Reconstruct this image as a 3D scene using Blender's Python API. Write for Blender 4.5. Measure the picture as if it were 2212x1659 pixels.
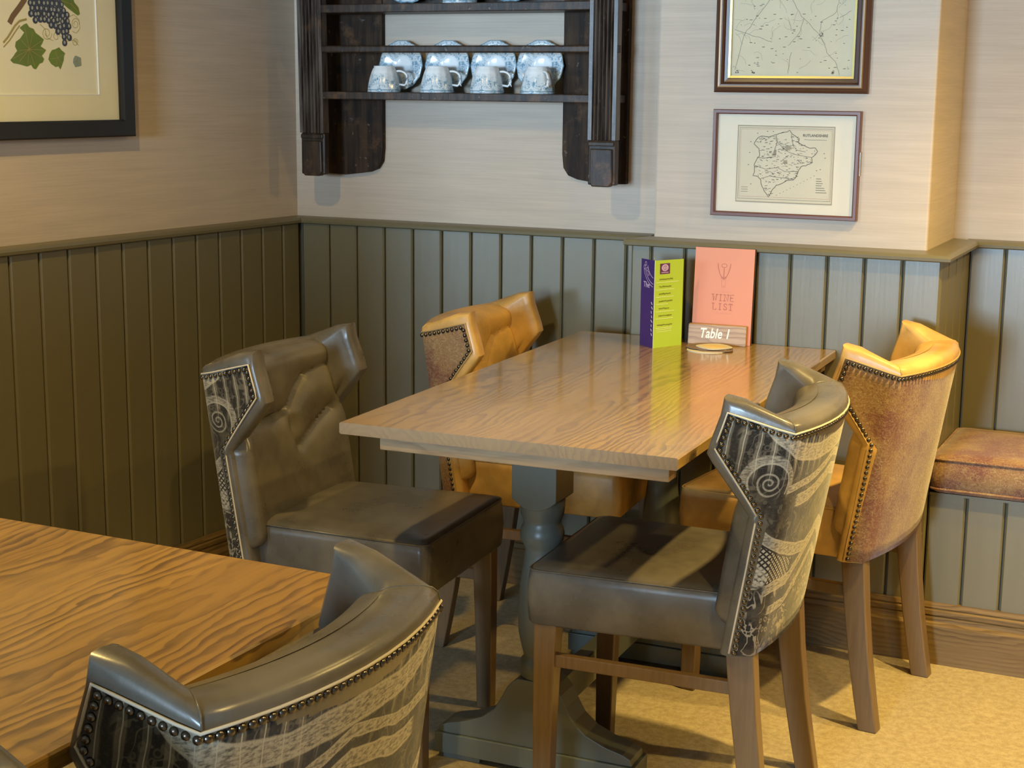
import bpy, math, random
from math import sin, cos, pi, sqrt, atan2
from mathutils import Matrix, Vector

for o in list(bpy.data.objects):
    bpy.data.objects.remove(o, do_unlink=True)
SC = bpy.context.scene
COL = SC.collection
random.seed(7)

# ------------------------------------------------------------------ camera
cam_data = bpy.data.cameras.new('camera')
cam = bpy.data.objects.new('camera', cam_data)
COL.objects.link(cam)
R_, U_, F_ = (0.904253, 0.426887, 0.009682), (-0.088607, 0.165413, 0.982236), (-0.417702, 0.889048, -0.1874)
C_ = (2.52329, -3.8993, 1.39655)
cam.matrix_world = Matrix(((R_[0], U_[0], -F_[0], C_[0]), (R_[1], U_[1], -F_[1], C_[1]),
                           (R_[2], U_[2], -F_[2], C_[2]), (0, 0, 0, 1)))
cam_data.sensor_fit = 'HORIZONTAL'
cam_data.sensor_width = 36.0
cam_data.lens = 55.189
cam_data.clip_start = 0.05
SC.camera = cam

# ------------------------------------------------------------------ world, lights, exposure
world = bpy.data.worlds.new('world')
SC.world = world
world.use_nodes = True
world.node_tree.nodes['Background'].inputs[0].default_value = (0.62, 0.78, 1.0, 1)
world.node_tree.nodes['Background'].inputs[1].default_value = 1.0

SC.view_settings.view_transform = 'Standard'
SC.view_settings.look = 'None'
SC.view_settings.gamma = 1.0
SC.view_settings.use_curve_mapping = False
SC.view_settings.exposure = 0.0
SC.cycles.max_bounces = 4
SC.cycles.diffuse_bounces = 2
SC.cycles.glossy_bounces = 2
SC.cycles.transmission_bounces = 2
SC.cycles.adaptive_threshold = 0.07
SC.cycles.adaptive_min_samples = 16
SC.cycles.caustics_reflective = False
SC.cycles.caustics_refractive = False
SC.cycles.sample_clamp_indirect = 4.0

WALL_A = atan2(-0.99614, -0.0878)          # left wall runs from the corner towards the camera, slightly out of square
WT = Vector((-0.0878, -0.99614, 0)); WN = Vector((0.99614, -0.0878, 0))
CEIL = 2.45
WALL_END = 1.36                            # the left wall stops here; the room opens out to the left beyond it
XL, YF = -5.4, -10.0                       # the long room reaches back to its front windows
W1_X0, W1_X1, W2_X0, W2_X1, WIN_Z0, WIN_Z1 = -4.3, -2.1, 0.7, 2.0, 0.75, 2.10   # two windows in the front wall

def area_light(name, loc, direction, sx, sy, energy, color):
    d = bpy.data.lights.new(name, 'AREA'); d.shape = 'RECTANGLE'; d.size = sx; d.size_y = sy
    d.energy = energy; d.color = color
    o = bpy.data.objects.new(name, d); COL.objects.link(o)
    o.location = loc
    o.rotation_euler = Vector(direction).to_track_quat('-Z', 'Y').to_euler()
    return o
WARM = (1.0, 0.70, 0.225)
COOL = (0.51, 0.745, 1.0)
for nm, x0, x1, en in (('window_daylight', W1_X0, W1_X1, 370.0), ('window_daylight_small', W2_X0, W2_X1, 720.0)):
    area_light(nm, ((x0 + x1) / 2, YF - 0.030, (WIN_Z0 + WIN_Z1) / 2), (0, 1, 0), x1 - x0, WIN_Z1 - WIN_Z0, en, COOL)

# ------------------------------------------------------------------ material helpers
class V:
    """A socket with arithmetic: every operation adds a Math node."""
    def __init__(s, nt, sock): s.nt = nt; s.s = sock
    def _m(s, op, *a, clamp=False):
        n = s.nt.nodes.new('ShaderNodeMath'); n.operation = op; n.use_clamp = clamp
        for i, x in enumerate((s,) + a):
            if isinstance(x, V): s.nt.links.new(x.s, n.inputs[i])
            else: n.inputs[i].default_value = x
        return V(s.nt, n.outputs[0])
    def __add__(s, o): return s._m('ADD', o)
    __radd__ = __add__
    def __sub__(s, o): return s._m('SUBTRACT', o)
    def __rsub__(s, o): return (s * -1.0) + o
    def __mul__(s, o): return s._m('MULTIPLY', o)
    __rmul__ = __mul__
    def __truediv__(s, o): return s._m('DIVIDE', o)
    def sin(s): return s._m('SINE')
    def abs(s): return s._m('ABSOLUTE')
    def sqrt(s): return s._m('SQRT')
    def frac(s): return s._m('FRACT')
    def lt(s, o): return s._m('LESS_THAN', o)
    def gt(s, o): return s._m('GREATER_THAN', o)
    def max(s, o): return s._m('MAXIMUM', o)
    def min(s, o): return s._m('MINIMUM', o)
    def atan2(s, o): return s._m('ARCTAN2', o)
    def pow(s, o): return s._m('POWER', o)
    def step(s, a, b):
        n = s.nt.nodes.new('ShaderNodeMapRange'); n.interpolation_type = 'SMOOTHSTEP'
        s.nt.links.new(s.s, n.inputs[0]); n.inputs[1].default_value = a; n.inputs[2].default_value = b
        return V(s.nt, n.outputs[0])

class Mat:
    def __init__(s, name):
        s.m = bpy.data.materials.new(name); s.m.use_nodes = True
        s.nt = s.m.node_tree; s.b = s.nt.nodes['Principled BSDF']
    def coord(s, kind='Object'):
        n = s.nt.nodes.new('ShaderNodeTexCoord'); return n.outputs[kind]
    def sep(s, sock):
        n = s.nt.nodes.new('ShaderNodeSeparateXYZ'); s.nt.links.new(sock, n.inputs[0])
        return tuple(V(s.nt, n.outputs[i]) for i in range(3))
    def comb(s, x, y, z=0.0):
        n = s.nt.nodes.new('ShaderNodeCombineXYZ')
        for i, q in enumerate((x, y, z)):
            if isinstance(q, V): s.nt.links.new(q.s, n.inputs[i])
            else: n.inputs[i].default_value = q
        return n.outputs[0]
    def scaled(s, sock, sc, loc=(0, 0, 0)):
        n = s.nt.nodes.new('ShaderNodeMapping'); s.nt.links.new(sock, n.inputs[0])
        n.inputs['Scale'].default_value = sc; n.inputs['Location'].default_value = loc
        return n.outputs[0]
    def noise(s, sock, scale, detail=4.0, rough=0.5, dist=0.0):
        n = s.nt.nodes.new('ShaderNodeTexNoise'); s.nt.links.new(sock, n.inputs['Vector'])
        n.inputs['Scale'].default_value = scale; n.inputs['Detail'].default_value = detail
        n.inputs['Roughness'].default_value = rough; n.inputs['Distortion'].default_value = dist
        return V(s.nt, n.outputs[0])
    def voro(s, sock, scale, feature='DISTANCE_TO_EDGE', rnd=1.0):
        n = s.nt.nodes.new('ShaderNodeTexVoronoi'); n.feature = feature
        s.nt.links.new(sock, n.inputs['Vector']); n.inputs['Scale'].default_value = scale
        n.inputs['Randomness'].default_value = rnd
        return V(s.nt, n.outputs['Distance'])
    def rand(s):
        n = s.nt.nodes.new('ShaderNodeObjectInfo'); return V(s.nt, n.outputs['Random'])
    def mix(s, f, a, b, mode='MIX'):
        n = s.nt.nodes.new('ShaderNodeMix'); n.data_type = 'RGBA'; n.blend_type = mode
        if isinstance(f, V): s.nt.links.new(f.s, n.inputs[0])
        else: n.inputs[0].default_value = f
        for i, q in ((6, a), (7, b)):
            if isinstance(q, tuple): n.inputs[i].default_value = q + (1.0,) if len(q) == 3 else q
            else: s.nt.links.new(q, n.inputs[i])
        return n.outputs[2]
    def color(s, c):
        if isinstance(c, tuple): s.b.inputs['Base Color'].default_value = c + (1.0,)
        else: s.nt.links.new(c, s.b.inputs['Base Color'])
        return s
    def rough(s, r):
        if isinstance(r, V): s.nt.links.new(r.s, s.b.inputs['Roughness'])
        else: s.b.inputs['Roughness'].default_value = r
        return s
    def bump(s, h, strength=0.3, dist=0.002):
        n = s.nt.nodes.new('ShaderNodeBump'); n.inputs['Strength'].default_value = strength
        n.inputs['Distance'].default_value = dist
        s.nt.links.new(h.s, n.inputs['Height']); s.nt.links.new(n.outputs[0], s.b.inputs['Normal'])
        return s
    def set(s, **k):
        for a, v in k.items(): s.b.inputs[a.replace('_', ' ')].default_value = v
        return s

def plain(name, c, rough=0.6, **k):
    return Mat(name).color(c).rough(rough).set(**k).m

def m_paint(name, c):
    t = Mat(name); P = t.coord()
    n = t.noise(t.scaled(P, (40, 40, 3)), 1.0, 5, 0.6); n2 = t.noise(P, 5, 3)
    d = tuple(x * 0.86 for x in c); l = tuple(min(1, x * 1.1) for x in c)
    t.color(t.mix(n * 0.6 + n2 * 0.4, d, l)).rough(0.36).set(Specular_IOR_Level=0.8)
    t.bump(n, 0.25, 0.0015)
    return t.m
def m_wallpaper(name, c):
    t = Mat(name); P = t.coord()
    n = t.noise(t.scaled(P, (6, 6, 220)), 1.0, 4, 0.6); n2 = t.noise(t.scaled(P, (2.5, 2.5, 45)), 1.0, 3, 0.5)
    n3 = t.noise(P, 2.2, 2)
    d = tuple(x * 0.86 for x in c); l = tuple(min(1, x * 1.08) for x in c)
    t.color(t.mix((n * 0.45 + n2 * 0.4 + n3 * 0.25).step(0.3, 0.8), d, l)).rough(0.75)
    t.bump(n, 0.2, 0.001)
    return t.m
def m_oak(name, light, mid, dark, rough, axis='Y', ring=0.011, coat=0.0, wav=1.0, line_f=0.6):
    """Rings around a wandering pith: cathedral grain on faces, arcs on end grain."""
    t = Mat(name); x, y, z = t.sep(t.coord())
    if axis == 'X': x, y = y, x
    if axis == 'Z': y, z = z, y
    rnd = t.rand()
    yo = y + rnd * 37.0
    wob2 = t.noise(t.comb(x * 7.0, yo * 2.2, z * 7.0), 1.0, 4, 0.6)
    px = x + ((rnd * 5.7).frac() - 0.5) * 0.16 + (t.noise(t.comb(yo * 1.1, rnd * 9.0, 0.0), 1.0, 1, 0.5) - 0.5) * 0.08
    pz = z + 0.030 + (t.noise(t.comb(yo * 1.0, rnd * 31.0, 3.0), 1.0, 2, 0.5) - 0.5) * 0.16 * wav
    r = (px * px + pz * pz).sqrt() + (wob2 - 0.5) * 0.040 * wav
    k = (r / ring + (wob2 * 3.0)).frac()
    line = k.step(0.25, 0.90) * (1.0 - k.step(0.90, 1.0))
    fade = t.noise(t.comb(x * 9.0, yo * 1.6, z * 9.0), 1.0, 2, 0.5).step(0.34, 0.62)
    pore = t.noise(t.comb(x * 520.0, yo * 16.0, z * 520.0), 1.0, 2, 0.6).step(0.53, 0.66)
    fib = t.noise(t.comb(x * 160.0, yo * 4.0, z * 160.0), 1.0, 3, 0.65)
    base = t.mix((fib * 0.7 + wob2 * 0.3).step(0.34, 0.66), light, mid)
    base = t.mix((rnd * 7.3).frac() * 0.9, base, tuple(q * 0.86 for q in mid))
    f = line * (fade * 0.75 + 0.25) * line_f
    f = f + pore * (line * 0.6 + 0.18) * line_f * 0.55
    col = t.mix(f.min(0.95), base, dark)
    if axis == 'Y':      # greyer end grain
        ge = t.nt.nodes.new('ShaderNodeNewGeometry'); ny = t.sep(ge.outputs['Normal'])[1].abs().step(0.85, 0.95)
        col = t.mix(ny * 0.62, col, (0.34, 0.255, 0.185))
    t.color(col).rough(rough)
    if coat: t.set(Coat_Weight=coat, Coat_Roughness=0.10)
    return t.m
def m_leather(name, c, rough=0.34):
    t = Mat(name); P = t.coord()
    n = t.noise(P, 9, 4, 0.6)
    d = tuple(x * 0.72 for x in c); l = tuple(min(1, x * 1.2) for x in c)
    t.color(t.mix(n.step(0.3, 0.7), d, l)).rough(n * 0.16 + (rough - 0.08))
    t.bump(t.noise(P, 26, 4, 0.6), 0.15, 0.0022)
    return t.m

def m_paisley():
    """dark paisley cloth; u runs round the back from the crease of one wing, mirrored about the middle, v is height"""
    t = Mat('paisley_chenille'); x0, y, _ = t.sep(t.coord('UV'))
    x = 0.226 - (x0 - 0.226).abs()
    P = t.comb(x0, y); PM = t.comb(x, y)
    w1 = t.noise(P, 9, 2, 0.5); w2 = t.noise(t.scaled(P, (1, 1, 1), (3.1, 7.7, 0)), 9, 2, 0.5)
    u = x + (w1 - 0.5) * 0.020; v = y + (w2 - 0.5) * 0.020
    Q = t.comb(u, v)
    fine = t.noise(P, 240, 2, 0.65); mot = t.noise(Q, 20, 4, 0.65)
    dark, mid, grey, cream = (0.017, 0.013, 0.010), (0.066, 0.052, 0.034), (0.15, 0.125, 0.09), (0.50, 0.44, 0.33)
    col = t.mix(mot.step(0.42, 0.64), dark, mid)
    # vertical stripes behind the upper swags
    smask = y.step(0.70, 0.75) * (1.0 - x.step(0.10, 0.20))
    f = (u / 0.027).frac()
    col = t.mix(smask * (f - 0.5).abs().lt(0.24) * 0.85, col, (0.014, 0.012, 0.010))
    col = t.mix(smask * (f - 0.5).abs().gt(0.30) * (mot.step(0.3, 0.65) * 0.5 + 0.35), col, (0.17, 0.145, 0.105))
    col = t.mix(smask * f.lt(0.06) * 0.8, col, cream)
    # filigree scrolls in the lower half and speckled fill elsewhere
    e1 = (t.noise(Q, 26, 2, 0.5, 0.8) - 0.5).abs()
    fil = (1.0 - e1.step(0.012, 0.034)) * t.noise(P, 16, 2).step(0.42, 0.54)
    e2 = t.voro(Q, 72.0, 'F1')
    ring = (1.0 - (e2 - 0.30).abs().step(0.05, 0.12)) * t.noise(t.scaled(P, (1, 1, 1), (9, 4, 0)), 13, 2).step(0.50, 0.60)
    low = 1.0 - y.step(0.49, 0.56) * 0.72
    col = t.mix((fil * 0.75).max(ring * 0.55) * low, col, (0.42, 0.355, 0.25))
    ex = lambda a, b: ((u + a) * (-1.0 / b))._m('EXPONENT')
    g1 = ex(0.062, 0.085) * 0.092 + 0.742 + (u - 0.12).max(0.0) * 0.10
    g2 = (u - 0.02) * 0.05 + 0.697 + (u - 0.12).max(0.0) * 0.22
    g3 = ex(0.035, 0.090) * 0.080 + 0.552 + (u - 0.15).max(0.0) * 0.5
    g4 = u * 0.03 + 0.512 + (u - 0.10).max(0.0) * 0.55
    hat = t.noise(t.comb(x * 90.0, y * 300.0), 1.0, 2, 0.6).step(0.34, 0.60) * 0.6 + 0.25
    def swag(g, w, um):
        d = (v - g).abs(); m = (1.0 - d.step(w * 0.8, w)) * u.step(um, um + 0.012)
        rim = (1.0 - (d - w * 0.92).abs().step(w * 0.06, w * 0.24)) * u.step(um, um + 0.012)
        return (m * hat).max(rim * 0.85)
    # lattice of cream diamonds between two swags
    a = ((u + v * 1.15) / 0.0125).frac() - 0.5; b = ((u - v * 1.15) / 0.0125).frac() - 0.5
    lat = a.abs().max(b.abs()).lt(0.31)
    lmk = v.gt(0.525) * (g3 - 0.016 - v).gt(0.0) * u.gt(-0.040) * u.lt(0.095)
    col = t.mix(lmk, col, dark); col = t.mix(lmk * lat * 0.85, col, cream)
    # swirling filled paisley head under the lattice
    hd = (((u + 0.020) / 0.030) * ((u + 0.020) / 0.030) + ((v - 0.536) / 0.024) * ((v - 0.536) / 0.024)).sqrt()
    curl = t.noise(t.comb(u * 60.0, v * 190.0), 1.0, 3, 0.6).step(0.40, 0.58)
    tot = swag(g1, 0.0155, -0.072).max(swag(g2, 0.0075, 0.012)).max(swag(g2 - 0.032, 0.011, 0.055)).max(swag(g3, 0.0115, -0.052)).max(swag(g4, 0.010, 0.0)).max(swag(g4 - 0.045, 0.008, 0.03))
    tot = tot.max((1.0 - hd.step(0.9, 1.02)) * (curl * 0.7 + 0.15))
    # scroll
    du = u + 0.024; dv = v - 0.709
    rr = (du * du + dv * dv).sqrt()
    sp = (((rr / 0.0105) - dv.atan2(du) / (2 * pi)).frac() - 0.5).abs()
    tot = tot.max((1.0 - sp.step(0.10, 0.24)) * (1.0 - rr.step(0.024, 0.027)) * 0.55)
    tot = tot.max((1.0 - ((rr - 0.046).abs()).step(0.005, 0.008)) * v.gt(0.700) * (hat * 0.8)).max((1.0 - ((rr - 0.038).abs()).step(0.001, 0.0026)) * v.gt(0.690) * 0.8)
    col = t.mix(tot * (fine.step(0.25, 0.6) * 0.45 + 0.55), col, cream)
    col = t.mix(fine.step(0.5, 0.72) * 0.20, col, grey)
    t.color(col).rough(0.92).set(Sheen_Weight=0.25, Sheen_Roughness=0.4)
    t.bump(fine, 0.35, 0.0015)
    return t.m
def m_rose():
    t = Mat('rose_gold_chenille'); x, y, z = t.sep(t.coord('Object')); P = t.comb(x, y, z)
    W = t.comb(x + (t.noise(P, 60, 2) - 0.5) * 0.02, y + (t.noise(t.scaled(P, (1, 1, 1), (4, 1, 2)), 60, 2) - 0.5) * 0.02, z)
    b = t.noise(P, 11, 4, 0.6); a = t.noise(W, 150, 4, 0.7); e = (t.noise(W, 105, 2, 0.5) - 0.5).abs()
    curl = 1.0 - e.step(0.012, 0.045)
    col = t.mix((a * 0.6 + b * 0.8).step(0.60, 0.82), (0.185, 0.074, 0.058), (0.30, 0.178, 0.080))
    col = t.mix(curl * (b * 0.9 + 0.05), col, (0.42, 0.31, 0.175))
    col = t.mix(a.step(0.54, 0.64) * 0.5, col, (0.17, 0.082, 0.06))
    c = curl
    t.color(col).rough(0.95).set(Sheen_Weight=0.3, Sheen_Roughness=0.4)
    t.bump(t.noise(P, 220, 2, 0.6), 0.4, 0.002)
    return t.m
def m_carpet():
    t = Mat('carpet'); P = t.coord()
    a = t.noise(P, 55, 6, 0.8); b = t.noise(P, 500, 2, 0.6); c = t.noise(P, 4, 2)
    col = t.mix((a * 0.75 + b * 0.35).step(0.42, 0.68), (0.34, 0.265, 0.145), (0.52, 0.43, 0.265))
    col = t.mix(c * 0.25, col, (0.45, 0.345, 0.195))
    t.color(col).rough(1.0); t.bump(b + a * 0.5, 0.5, 0.004)
    return t.m
def m_china():
    t = Mat('blue_transfer_china'); x, y, z = t.sep(t.coord('Object')); P = t.comb(x, y, z)
    e = (t.noise(P, 62, 3, 0.55, 1.5) - 0.5).abs(); n = t.noise(P, 38, 3, 0.6); n2 = t.noise(P, 105, 3, 0.6)
    m = ((1.0 - e.step(0.012, 0.045)) * 0.75).max(n2.step(0.54, 0.60) * 0.85) * n.step(0.38, 0.48)
    uvx, uvy, _ = t.sep(t.coord('UV'))
    edge = uvy          # 0 plain .. 1 printed border
    band = (uvx - 0.5).abs().lt(0.06)
    col = t.mix((m * edge).max(edge * 0.24), (0.86, 0.89, 0.90), (0.085, 0.255, 0.37))
    col = t.mix(band * 0.8, col, (0.10, 0.25, 0.34))
    t.color(col).rough(0.12)
    return t.m
def m_darkwood(name, rough, spec, highlight=0.0):
    t = Mat(name); x, y, z = t.sep(t.coord()); P = t.comb(x, y, z)
    n = t.noise(t.comb(x * 60.0, y * 60.0, z * 6.0), 1.0, 5, 0.6); w = t.noise(P, 14, 5, 0.65); s = t.noise(P, 60, 4, 0.6)
    col = t.mix(n.step(0.35, 0.7), (0.020, 0.013, 0.009), (0.060, 0.034, 0.018))
    col = t.mix(w.step(0.55, 0.72) * 0.7, col, (0.13, 0.065, 0.030))
    col = t.mix(s.step(0.64, 0.72) * 0.6, col, (0.20, 0.16, 0.13))
    col = t.mix(n.step(0.3, 0.7) * highlight, col, (0.15, 0.125, 0.11))  # pale grey window highlights painted into the wood colour
    t.color(col).rough(rough).set(Specular_IOR_Level=spec); t.bump(n + s * 0.6, 0.4, 0.002)
    return t.m
def m_paper(name, c, var=0.08):
    t = Mat(name); P = t.coord(); n = t.noise(P, 9, 4, 0.6)
    t.color(t.mix(n, tuple(q * (1 - var) for q in c), tuple(min(1, q * (1 + var)) for q in c))).rough(0.7)
    return t.m

M = {}
M['paint'] = m_paint('sage_panel_paint', (0.158, 0.136, 0.074))
M['paint_table'] = m_paint('blue_grey_furniture_paint', (0.150, 0.168, 0.145))
M['paper'] = m_wallpaper('grasscloth_wallpaper', (0.58, 0.48, 0.38))
M['plaster'] = plain('cream_ceiling_paint', (0.34, 0.29, 0.22), 0.8)
M['gap'] = plain('dark_joint_paint', (0.08, 0.082, 0.062), 0.7)  # darker backing paint behind the board joints
M['oak_a'] = m_oak('table_oak', (0.42, 0.272, 0.088), (0.335, 0.210, 0.066), (0.15, 0.088, 0.032), 0.24, 'Y', 0.013, 0.55, 1.15, 0.70)
M['oak_b'] = m_oak('golden_table_oak', (0.41, 0.235, 0.047), (0.32, 0.175, 0.034), (0.10, 0.050, 0.012), 0.30, 'Y', 0.016, 0.25, 1.2, 0.85)
M['oak_end'] = m_oak('batten_oak', (0.40, 0.28, 0.16), (0.33, 0.23, 0.13), (0.22, 0.145, 0.08), 0.4, 'X', 0.012)
M['skirt'] = m_oak('skirting_oak', (0.24, 0.155, 0.062), (0.195, 0.12, 0.048), (0.095, 0.055, 0.022), 0.5, 'X', 0.012, 0.0)
M['skirt'].node_tree.nodes['Principled BSDF'].inputs['Specular IOR Level'].default_value = 0.2
M['legwood'] = m_oak('chair_leg_wood', (0.205, 0.128, 0.062), (0.165, 0.100, 0.048), (0.115, 0.067, 0.033), 0.36, 'Z', 0.016, 0.2, 1.0, 0.3)
M['darkwood'] = m_darkwood('aged_dark_oak', 0.42, 0.35)
M['boardwood'] = m_darkwood('blackened_oak_board', 0.66, 0.2)
M['reedwood'] = m_darkwood('highlit_reeded_oak', 0.32, 0.6, 0.8)  # reeds made paler to carry painted highlights
M['grey_leather'] = m_leather('taupe_leather', (0.130, 0.114, 0.090), 0.29)
M['tan_leather'] = m_leather('tan_leather', (0.68, 0.40, 0.115), 0.36)
M['paisley'] = m_paisley()
M['rose'] = m_rose()
M['stud'] = plain('antique_pewter_nail', (0.15, 0.13, 0.11), 0.28, Metallic=1.0)
M['piping'] = plain('cream_cord', (0.62, 0.55, 0.42), 0.8)
M['piping_tan'] = plain('gold_cord', (0.48, 0.31, 0.12), 0.8)
M['carpet'] = m_carpet()
M['china'] = m_china()
M['white_china'] = plain('white_china', (0.82, 0.84, 0.84), 0.12)
M['black_frame'] = plain('black_satin_wood', (0.012, 0.011, 0.010), 0.3)
M['brown_frame'] = plain('dark_walnut_moulding', (0.085, 0.037, 0.022), 0.28)
M['maroon_frame'] = plain('reddish_brown_frame', (0.15, 0.062, 0.045), 0.32)
M['gold'] = plain('gilt_slip', (0.62, 0.47, 0.16), 0.35, Metallic=0.7)
M['bronze'] = plain('bronze_moulding', (0.26, 0.15, 0.065), 0.35, Metallic=0.3)
M['mount'] = m_paper('cream_mount', (0.90, 0.84, 0.58), 0.04)
M['mount2'] = m_paper('ivory_mount', (0.78, 0.70, 0.54), 0.03)
M['print'] = m_paper('print_paper', (0.92, 0.88, 0.66), 0.03)
M['map'] = m_paper('aged_map_paper', (0.66, 0.58, 0.39), 0.12)
M['map2'] = m_paper('county_map_paper', (0.66, 0.585, 0.42), 0.06)
M['ink'] = plain('map_ink', (0.16, 0.135, 0.095), 0.8)
M['ink_soft'] = plain('soft_map_ink', (0.36, 0.31, 0.22), 0.8)
M['ink_pink'] = plain('pink_map_line', (0.60, 0.36, 0.27), 0.8)
def m_glass(name, refl):
    """thin sheet glass: clear, with a fresnel reflection"""
    t = Mat(name); nt = t.nt; nt.nodes.remove(t.b)
    tr = nt.nodes.new('ShaderNodeBsdfTransparent'); gl = nt.nodes.new('ShaderNodeBsdfGlossy'); gl.inputs['Roughness'].default_value = 0.03
    ge = nt.nodes.new('ShaderNodeNewGeometry'); dt = nt.nodes.new('ShaderNodeVectorMath'); dt.operation = 'DOT_PRODUCT'
    nt.links.new(ge.outputs['Normal'], dt.inputs[0]); nt.links.new(ge.outputs['Incoming'], dt.inputs[1])
    fac = (1.0 - V(nt, dt.outputs['Value']).abs()).pow(5.0) * (0.5 - refl * 0.5) + refl * 0.5
    mx = nt.nodes.new('ShaderNodeMixShader'); nt.links.new(fac.s, mx.inputs[0])
    nt.links.new(tr.outputs[0], mx.inputs[1]); nt.links.new(gl.outputs[0], mx.inputs[2])
    nt.links.new(mx.outputs[0], nt.nodes['Material Output'].inputs[0])
    return t.m
M['glass'] = m_glass('picture_glass', 0.016)
M['leaf'] = m_paper('printed_leaf_green', (0.17, 0.25, 0.05), 0.45)
M['leaf_blue'] = m_paper('printed_blue_leaf', (0.30, 0.38, 0.33), 0.2)
M['grape'] = m_paper('printed_grape_blue', (0.055, 0.07, 0.12), 0.5)
M['grape_hi'] = plain('printed_grape_bloom', (0.42, 0.45, 0.42), 0.8)
M['twig'] = plain('printed_twig_brown', (0.20, 0.12, 0.06), 0.8)
M['tendril'] = plain('printed_tendril_olive', (0.42, 0.35, 0.12), 0.8)
M['purple'] = plain('purple_card', (0.052, 0.024, 0.145), 0.4)
M['lime'] = plain('lime_card', (0.47, 0.63, 0.055), 0.4)
M['white_card'] = plain('white_card', (0.82, 0.80, 0.74), 0.5)
M['plum'] = plain('plum_print', (0.13, 0.035, 0.12), 0.5)
M['lilac'] = plain('lilac_print', (0.66, 0.48, 0.62), 0.5)
M['lime_text'] = plain('dark_olive_print', (0.20, 0.20, 0.03), 0.6)
M['lime_line'] = plain('pale_yellow_print', (0.85, 0.88, 0.42), 0.6)
M['peach'] = plain('peach_cover', (0.70, 0.25, 0.125), 0.5)
M['peach_ink'] = plain('russet_print', (0.50, 0.15, 0.09), 0.6)
M['peach_ink2'] = plain('soft_russet_print', (0.66, 0.23, 0.14), 0.6)
M['spine'] = plain('dark_page_block', (0.05, 0.035, 0.028), 0.6)
M['pages'] = plain('cream_pages', (0.62, 0.48, 0.25), 0.7)
M['sign_wood'] = m_oak('sign_oak', (0.50, 0.33, 0.20), (0.42, 0.27, 0.155), (0.24, 0.13, 0.065), 0.5, 'X', 0.008)
M['white_ink'] = plain('white_brush_lettering', (0.86, 0.84, 0.76), 0.6)
M['coaster'] = m_paper('beer_mat_card', (0.62, 0.56, 0.44), 0.3)
M['coaster_art'] = m_paper('beer_mat_gold', (0.72, 0.52, 0.20), 0.4)
M['coaster_dark'] = m_paper('beer_mat_brown', (0.20, 0.13, 0.09), 0.4)
M['thread'] = plain('cream_thread', (0.7, 0.6, 0.45), 0.9)
M['steel'] = plain('bright_hinge', (0.7, 0.7, 0.68), 0.25, Metallic=1.0)
M['window_paint'] = plain('white_window_paint', (0.75, 0.75, 0.72), 0.4)
M['window_glass'] = m_glass('window_glass', 0.05)
lm = Mat('downlight_lens'); lm.color((1, 0.9, 0.7)).set(Emission_Color=(1.0, 0.72, 0.36, 1), Emission_Strength=25.0); M['lens'] = lm.m

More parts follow.
